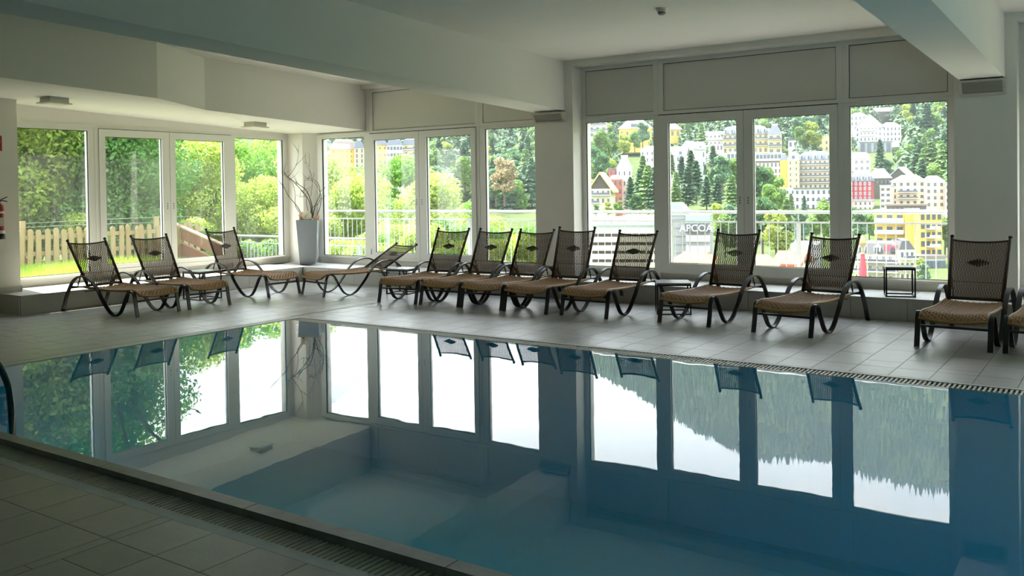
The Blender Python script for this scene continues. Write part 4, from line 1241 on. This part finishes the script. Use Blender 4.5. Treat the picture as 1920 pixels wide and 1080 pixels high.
side_table((-10.98, 8.07), 0, .38, .405, .02, 'low black steel table between the second and third lounger from the left')
side_table((-8.83, 9.96), 0, .36, .37, .15, 'low black steel table beside the reclined lounger')
side_table((-4.52, 9.93), 0, .40, .375, .5, 'low black steel table between the row of five and the next lounger')
side_table((-2.145, 10.78), LZ, .31, .335, .28, 'small black steel cube table standing on the window ledge')

# ------------------------------------------------------------------ planter with branches
PLX, PLY = -11.99, 11.03
t = empty('planter', (PLX, PLY, LZ), math.radians(40))
tag(t, 'tall tapered grey planter with bare branches and cream flowers in the corner', 'planter')
M_PLANT = mat('grey_planter_gloss', '#8b9096', .3)
h = .78; a0, a1 = .135, .185
pv = [(sx * a0, sy * a0, 0) for sx, sy in ((-1, -1), (1, -1), (1, 1), (-1, 1))] + [(sx * a1, sy * a1, h) for sx, sy in ((-1, -1), (1, -1), (1, 1), (-1, 1))]
pv += [(sx * (a1 - .015), sy * (a1 - .015), h) for sx, sy in ((-1, -1), (1, -1), (1, 1), (-1, 1))] + [(sx * (a1 - .02), sy * (a1 - .02), h - .05) for sx, sy in ((-1, -1), (1, -1), (1, 1), (-1, 1))]
MB().add(pv, [(3, 2, 1, 0)] + [(i, (i + 1) % 4, 4 + (i + 1) % 4, 4 + i) for i in range(4)] + [(4 + i, 4 + (i + 1) % 4, 8 + (i + 1) % 4, 8 + i) for i in range(4)] + [(8 + i, 8 + (i + 1) % 4, 12 + (i + 1) % 4, 12 + i) for i in range(4)] + [(12, 13, 14, 15)]).build('pot', M_PLANT, t)
# branches described in picture-plane coordinates (right of the planter axis, height above the rim, towards the room)
rgt = Vector((math.cos(-YAW), math.sin(-YAW) * -1, 0)); rgt = Vector((_r0[0], _r0[1], 0)); tow = Vector((-_f[0], -_f[1], 0)).normalized()
RZ = Matrix.Rotation(-math.radians(40), 3, 'Z')
M_BRANCH = mat('dark_twig_bark', '#3a2a22', .8, var=.3, vscale=30)
random.seed(8)


def branch(pts, r0, r1, twigs=3):
    P = [rgt * p[0] + tow * (p[2] if len(p) > 2 else 0) + Vector((0, 0, h - .04 + p[1])) for p in pts]
    C = [RZ @ Vector(c) for c in catmull([tuple(p) for p in P], 5)]
    n = len(C)
    b = MB().tube(C, [r0 + (r1 - r0) * i / (n - 1) for i in range(n)], 5).build('branch', M_BRANCH, t)
    for k in range(twigs):
        i = random.randint(n // 3, n - 3); d = Vector((random.uniform(-1, 1), random.uniform(-1, 1), random.uniform(.2, 1.2))).normalized()
        L = random.uniform(.10, .26); p = C[i]
        MB().tube([p, p + d * L * .5 + Vector((0, 0, .02)), p + d * L + Vector((random.uniform(-.04, .04), 0, .05))], [.0035, .0026, .0012], 4).build('twig', M_BRANCH, b)


branch([(-.05, 0), (-.17, .25), (-.33, .45), (-.42, .62), (-.60, .85), (-.74, .99)], .008, .002)
branch([(-.04, 0), (-.15, .17), (-.22, .30), (-.22, .50), (-.26, .68), (-.40, .82), (-.46, .88)], .007, .002)
branch([(.08, 0), (.07, .3), (-.02, .55), (-.18, .68), (-.34, .80), (-.45, .92)], .010, .003, 5)
branch([(.05, 0), (.06, .22), (.0, .42), (-.16, .62), (-.28, .74), (-.40, .85)], .009, .003, 5)
branch([(.07, .02), (.14, .3), (.22, .48), (.20, .66), (.10, .75), (-.05, .77)], .008, .002, 4)
branch([(.09, .0), (.20, .2), (.24, .4), (.21, .55), (.12, .70), (.0, .74), (-.06, .72)], .007, .002, 4)
branch([(-.34, .80), (-.24, .92), (-.17, 1.06), (-.145, 1.22), (-.14, 1.36)], .005, .0015, 3)
branch([(.06, .45), (.09, .7), (.05, .92), (.02, 1.02), (-.05, 1.04)], .004, .0012, 3)
branch([(.02, .1), (-.02, .32), (-.03, .45), (-.12, .44), (-.20, .48)], .006, .002, 3)
branch([(.04, .1, .05), (.10, .25, .08), (.20, .32, .05), (.22, .5, 0)], .006, .002, 3)


def flower(u, v, d, r, col, name):
    c = RZ @ (rgt * u + tow * d + Vector((0, 0, h + v)))
    m = MB()
    for k in range(150):
        zz = 1 - 2 * (k + .5) / 150; ph = k * 2.39996; q = math.sqrt(1 - zz * zz)
        nrm = Vector((q * math.cos(ph), q * math.sin(ph), zz)); e1 = nrm.orthogonal().normalized(); e2 = nrm.cross(e1)
        p = c + nrm * r
        m.add([c + nrm * r * .45, p + e1 * r * .22, p + nrm * r * .12 + e2 * r * .05, p - e1 * r * .22], [(0, 1, 2, 3)])
    m.build('flower', mat(name, col, .7, trans=.25), t)


flower(.0, .075, .10, .078, '#efe8d6', 'cream_petals')
flower(-.085, .07, .06, .062, '#e6d0bb', 'peach_petals')
flower(-.10, .0, .08, .05, '#e6d0bb', 'peach_petals')
flower(.165, .02, .02, .055, '#e6d0bb', 'peach_petals')
rb = MB()
rp = [RZ @ (rgt * u + tow * d + Vector((0, 0, z))) for u, d, z in ((.04, .1, h + .02), (.10, .12, h + .01), (.125, .115, h - .08), (.118, .10, .45), (.108, .09, .2), (.125, .085, .10), (.155, .08, .09), (.175, .075, .16), (.175, .09, .45), (.16, .10, h - .12), (.12, .115, h - .02))]
RC = catmull([tuple(p) for p in rp], 5)
rb.tube(RC, .011, 6).build('ribbon', mat('white_ribbon', '#e9e8e4', .6), t, True)
sp = MB()
for k in range(3):
    cc = rgt * -.215 + tow * .05 + Vector((0, 0, h - .03 - .07 * k))
    sp.tube([RZ @ (cc + rgt * .03 * math.cos(q * .9) + Vector((0, 0, .035 * math.sin(q * .9)))) for q in range(9)], .004, 4)
sp.build('curled_wire', mat('white_wire', '#eceae6', .5), t)

# ------------------------------------------------------------------ lamps, detector
M_LAMPBODY = mat('cream_lamp_body', '#cfcabb', .5); M_LAMPGLASS = mat('frosted_lamp_glass', '#9b978a', .35)


def wall_lamp(x0, x1, z0, z1, label):
    t = empty('wall_lamp', ((x0 + x1) / 2, YP, z0)); tag(t, label, 'wall lamp', 'curved wall lamps on the pillars')
    w = (x1 - x0) / 2; H = z1 - z0
    prof = [(0, 0), (-.035, .005), (-.075, .05), (-.10, H * .72), (-.115, H), (0, H)]
    for a, b in ((-w, -w + .03), (w - .03, w)): MB().prism(prof, 'x', a, b).build('end_cap', M_LAMPBODY, t)
    MB().prism([(0, H - .022), (-.108, H - .022), (-.115, H), (0, H)], 'x', -w + .03, w - .03).build('top_rail', M_LAMPBODY, t)
    MB().prism([(0, .012), (-.03, .014), (-.068, .055), (-.092, H * .72), (-.102, H - .022), (0, H - .022)], 'x', -w + .03, w - .03).build('diffuser', M_LAMPGLASS, t)
    MB().prism([(0, 0), (-.035, .004), (-.045, .016), (0, .014)], 'x', -w + .03, w - .03).build('bottom_rail', M_LAMPBODY, t)


wall_lamp(-7.19, -6.67, 2.465, 2.605, 'cream curved wall lamp on the middle pillar under the deep beam')
wall_lamp(-1.56, -1.105, 2.47, 2.628, 'cream curved wall lamp on the right pillar under the beam')


def ceiling_lamp(x, y, label):
    z = 2.56 + .043 * (11.3 - y)
    t = empty('ceiling_lamp', (x, y, z)); t.rotation_euler = (-.043, 0, 0)
    tag(t, label, 'ceiling lamp', 'square lamps under the soffit')
    MB().box(-.125, .125, -.125, .125, -.075, .004).build('housing', mat('grey_lamp_housing', '#d0cec4', .5), t)
    MB().frame(-.155, .155, -.155, .155, .04, 0, .014).build('rim', M_LAMPBODY, t, rot=(math.radians(90), 0, 0), loc=(0, 0, -.078))
    MB().box(-.115, .115, -.115, .115, -.082, -.074).build('diffuser', mat('white_lamp_diffuser', '#e6e4dc', .4), t)


ceiling_lamp(-11.52, 6.27, 'flat square ceiling lamp under the soffit near the left wall')
ceiling_lamp(-11.58, 9.57, 'flat square ceiling lamp under the soffit near the planter corner')
t = empty('smoke_detector', (-4.12, 8.85, ceil_z(8.85))); tag(t, 'small white round smoke detector on the ceiling', 'smoke detector')
MB().lathe([(.062, .004), (.064, -.012), (.055, -.03), (.045, -.034)], 20).build('base', W_FRAME, t, True)
MB().lathe([(.040, -.034), (.042, -.045), (.036, -.062), (.028, -.068)], 20).build('sensor_head', mat('grey_detector_head', '#9d9c97', .4), t, True)
MB().lathe([(.043, -.046), (.043, -.050)], 20).build('vent_ring', M_GAP, t)

# ------------------------------------------------------------------ fire extinguisher, sign, pool rail at the left edge
t = empty('fire_extinguisher', (XL + .085, 5.79, .955)); tag(t, 'red fire extinguisher hanging on the left wall', 'fire extinguisher')
M_RED = mat('red_enamel', '#9c1220', .3)
MB().lathe([(.060, .06), (.062, .10), (.062, .40), (.052, .44), (.025, .465), (.02, .48)], 18).build('cylinder', M_RED, t, True)
MB().lathe([(.066, 0), (.066, .062), (.060, .064)], 18).build('foot_ring', mat('black_rubber_foot', '#121212', .6), t, True)
MB().lathe([(.0635, .075), (.0635, .115)], 18).build('lower_band', mat('white_label', '#d5d2cc', .5), t, True)
MB().lathe([(.0632, .335), (.0632, .36)], 18).build('upper_band', MATS['white_label'], t, True)
MB().box(-.03, .0665, -.02, .03, .17, .28).build('label_plate', MATS['white_label'], t)
MB().tube([(0, 0, .48), (0, .05, .50), (0, .11, .485)], .007, 6).build('handle', M_BLACK, t)
MB().tube([(0, 0, .49), (0, .06, .525), (0, .11, .545)], .007, 6).build('lever', M_BLACK, t)
MB().tube([(.02, -.02, .48), (.06, -.07, .45), (.075, -.07, .3), (.07, -.05, .12)], .011, 6).build('hose', M_BLACK, t)
MB().box(-.09, -.05, -.02, .02, .2, .4).build('wall_bracket', M_BLACK, t)
t = empty('fire_sign', (XL, 5.79, 2.2)); tag(t, 'small red fire equipment sign with white symbol on the left wall', 'sign')
MB().box(0, .004, -.1, .1, -.1, .1).build('plate', mat('red_sign_plate', '#a5121d', .4), t)
m = MB().box(.004, .0055, -.085, -.045, -.06, .06).box(.004, .0055, .02, .07, -.08, -.055).box(.004, .0055, .035, .055, -.05, .0)
m.prism([(.01, .02), (.045, .075), (.08, .02), (.06, -.005), (.03, -.005)], 'x', .004, .0055)
m.build('symbol', mat('white_sign_print', '#e8e4e0', .5), t)
t = empty('pool_handrail', (-6.33, 2.62, 0)); tag(t, 'curved steel pool handrail at the near left edge', 'handrail')
M_STEEL = mat('dark_brushed_steel', '#3c4142', .25, metal=.8)
MB().tube(catmull([(-.28, -.02, 0), (-.28, -.02, .30), (-.24, .06, .46), (-.12, .22, .50), (-.02, .36, .42), (-.04, .46, .25), (-.10, .52, .05), (-.12, .55, -.5)], 6), .022, 10).build('rail', M_STEEL, t, True)
MB().lathe([(.05, 0), (.05, .008), (.024, .012)], 14, (-.28, -.02, 0)).build('floor_flange', M_STEEL, t, True)
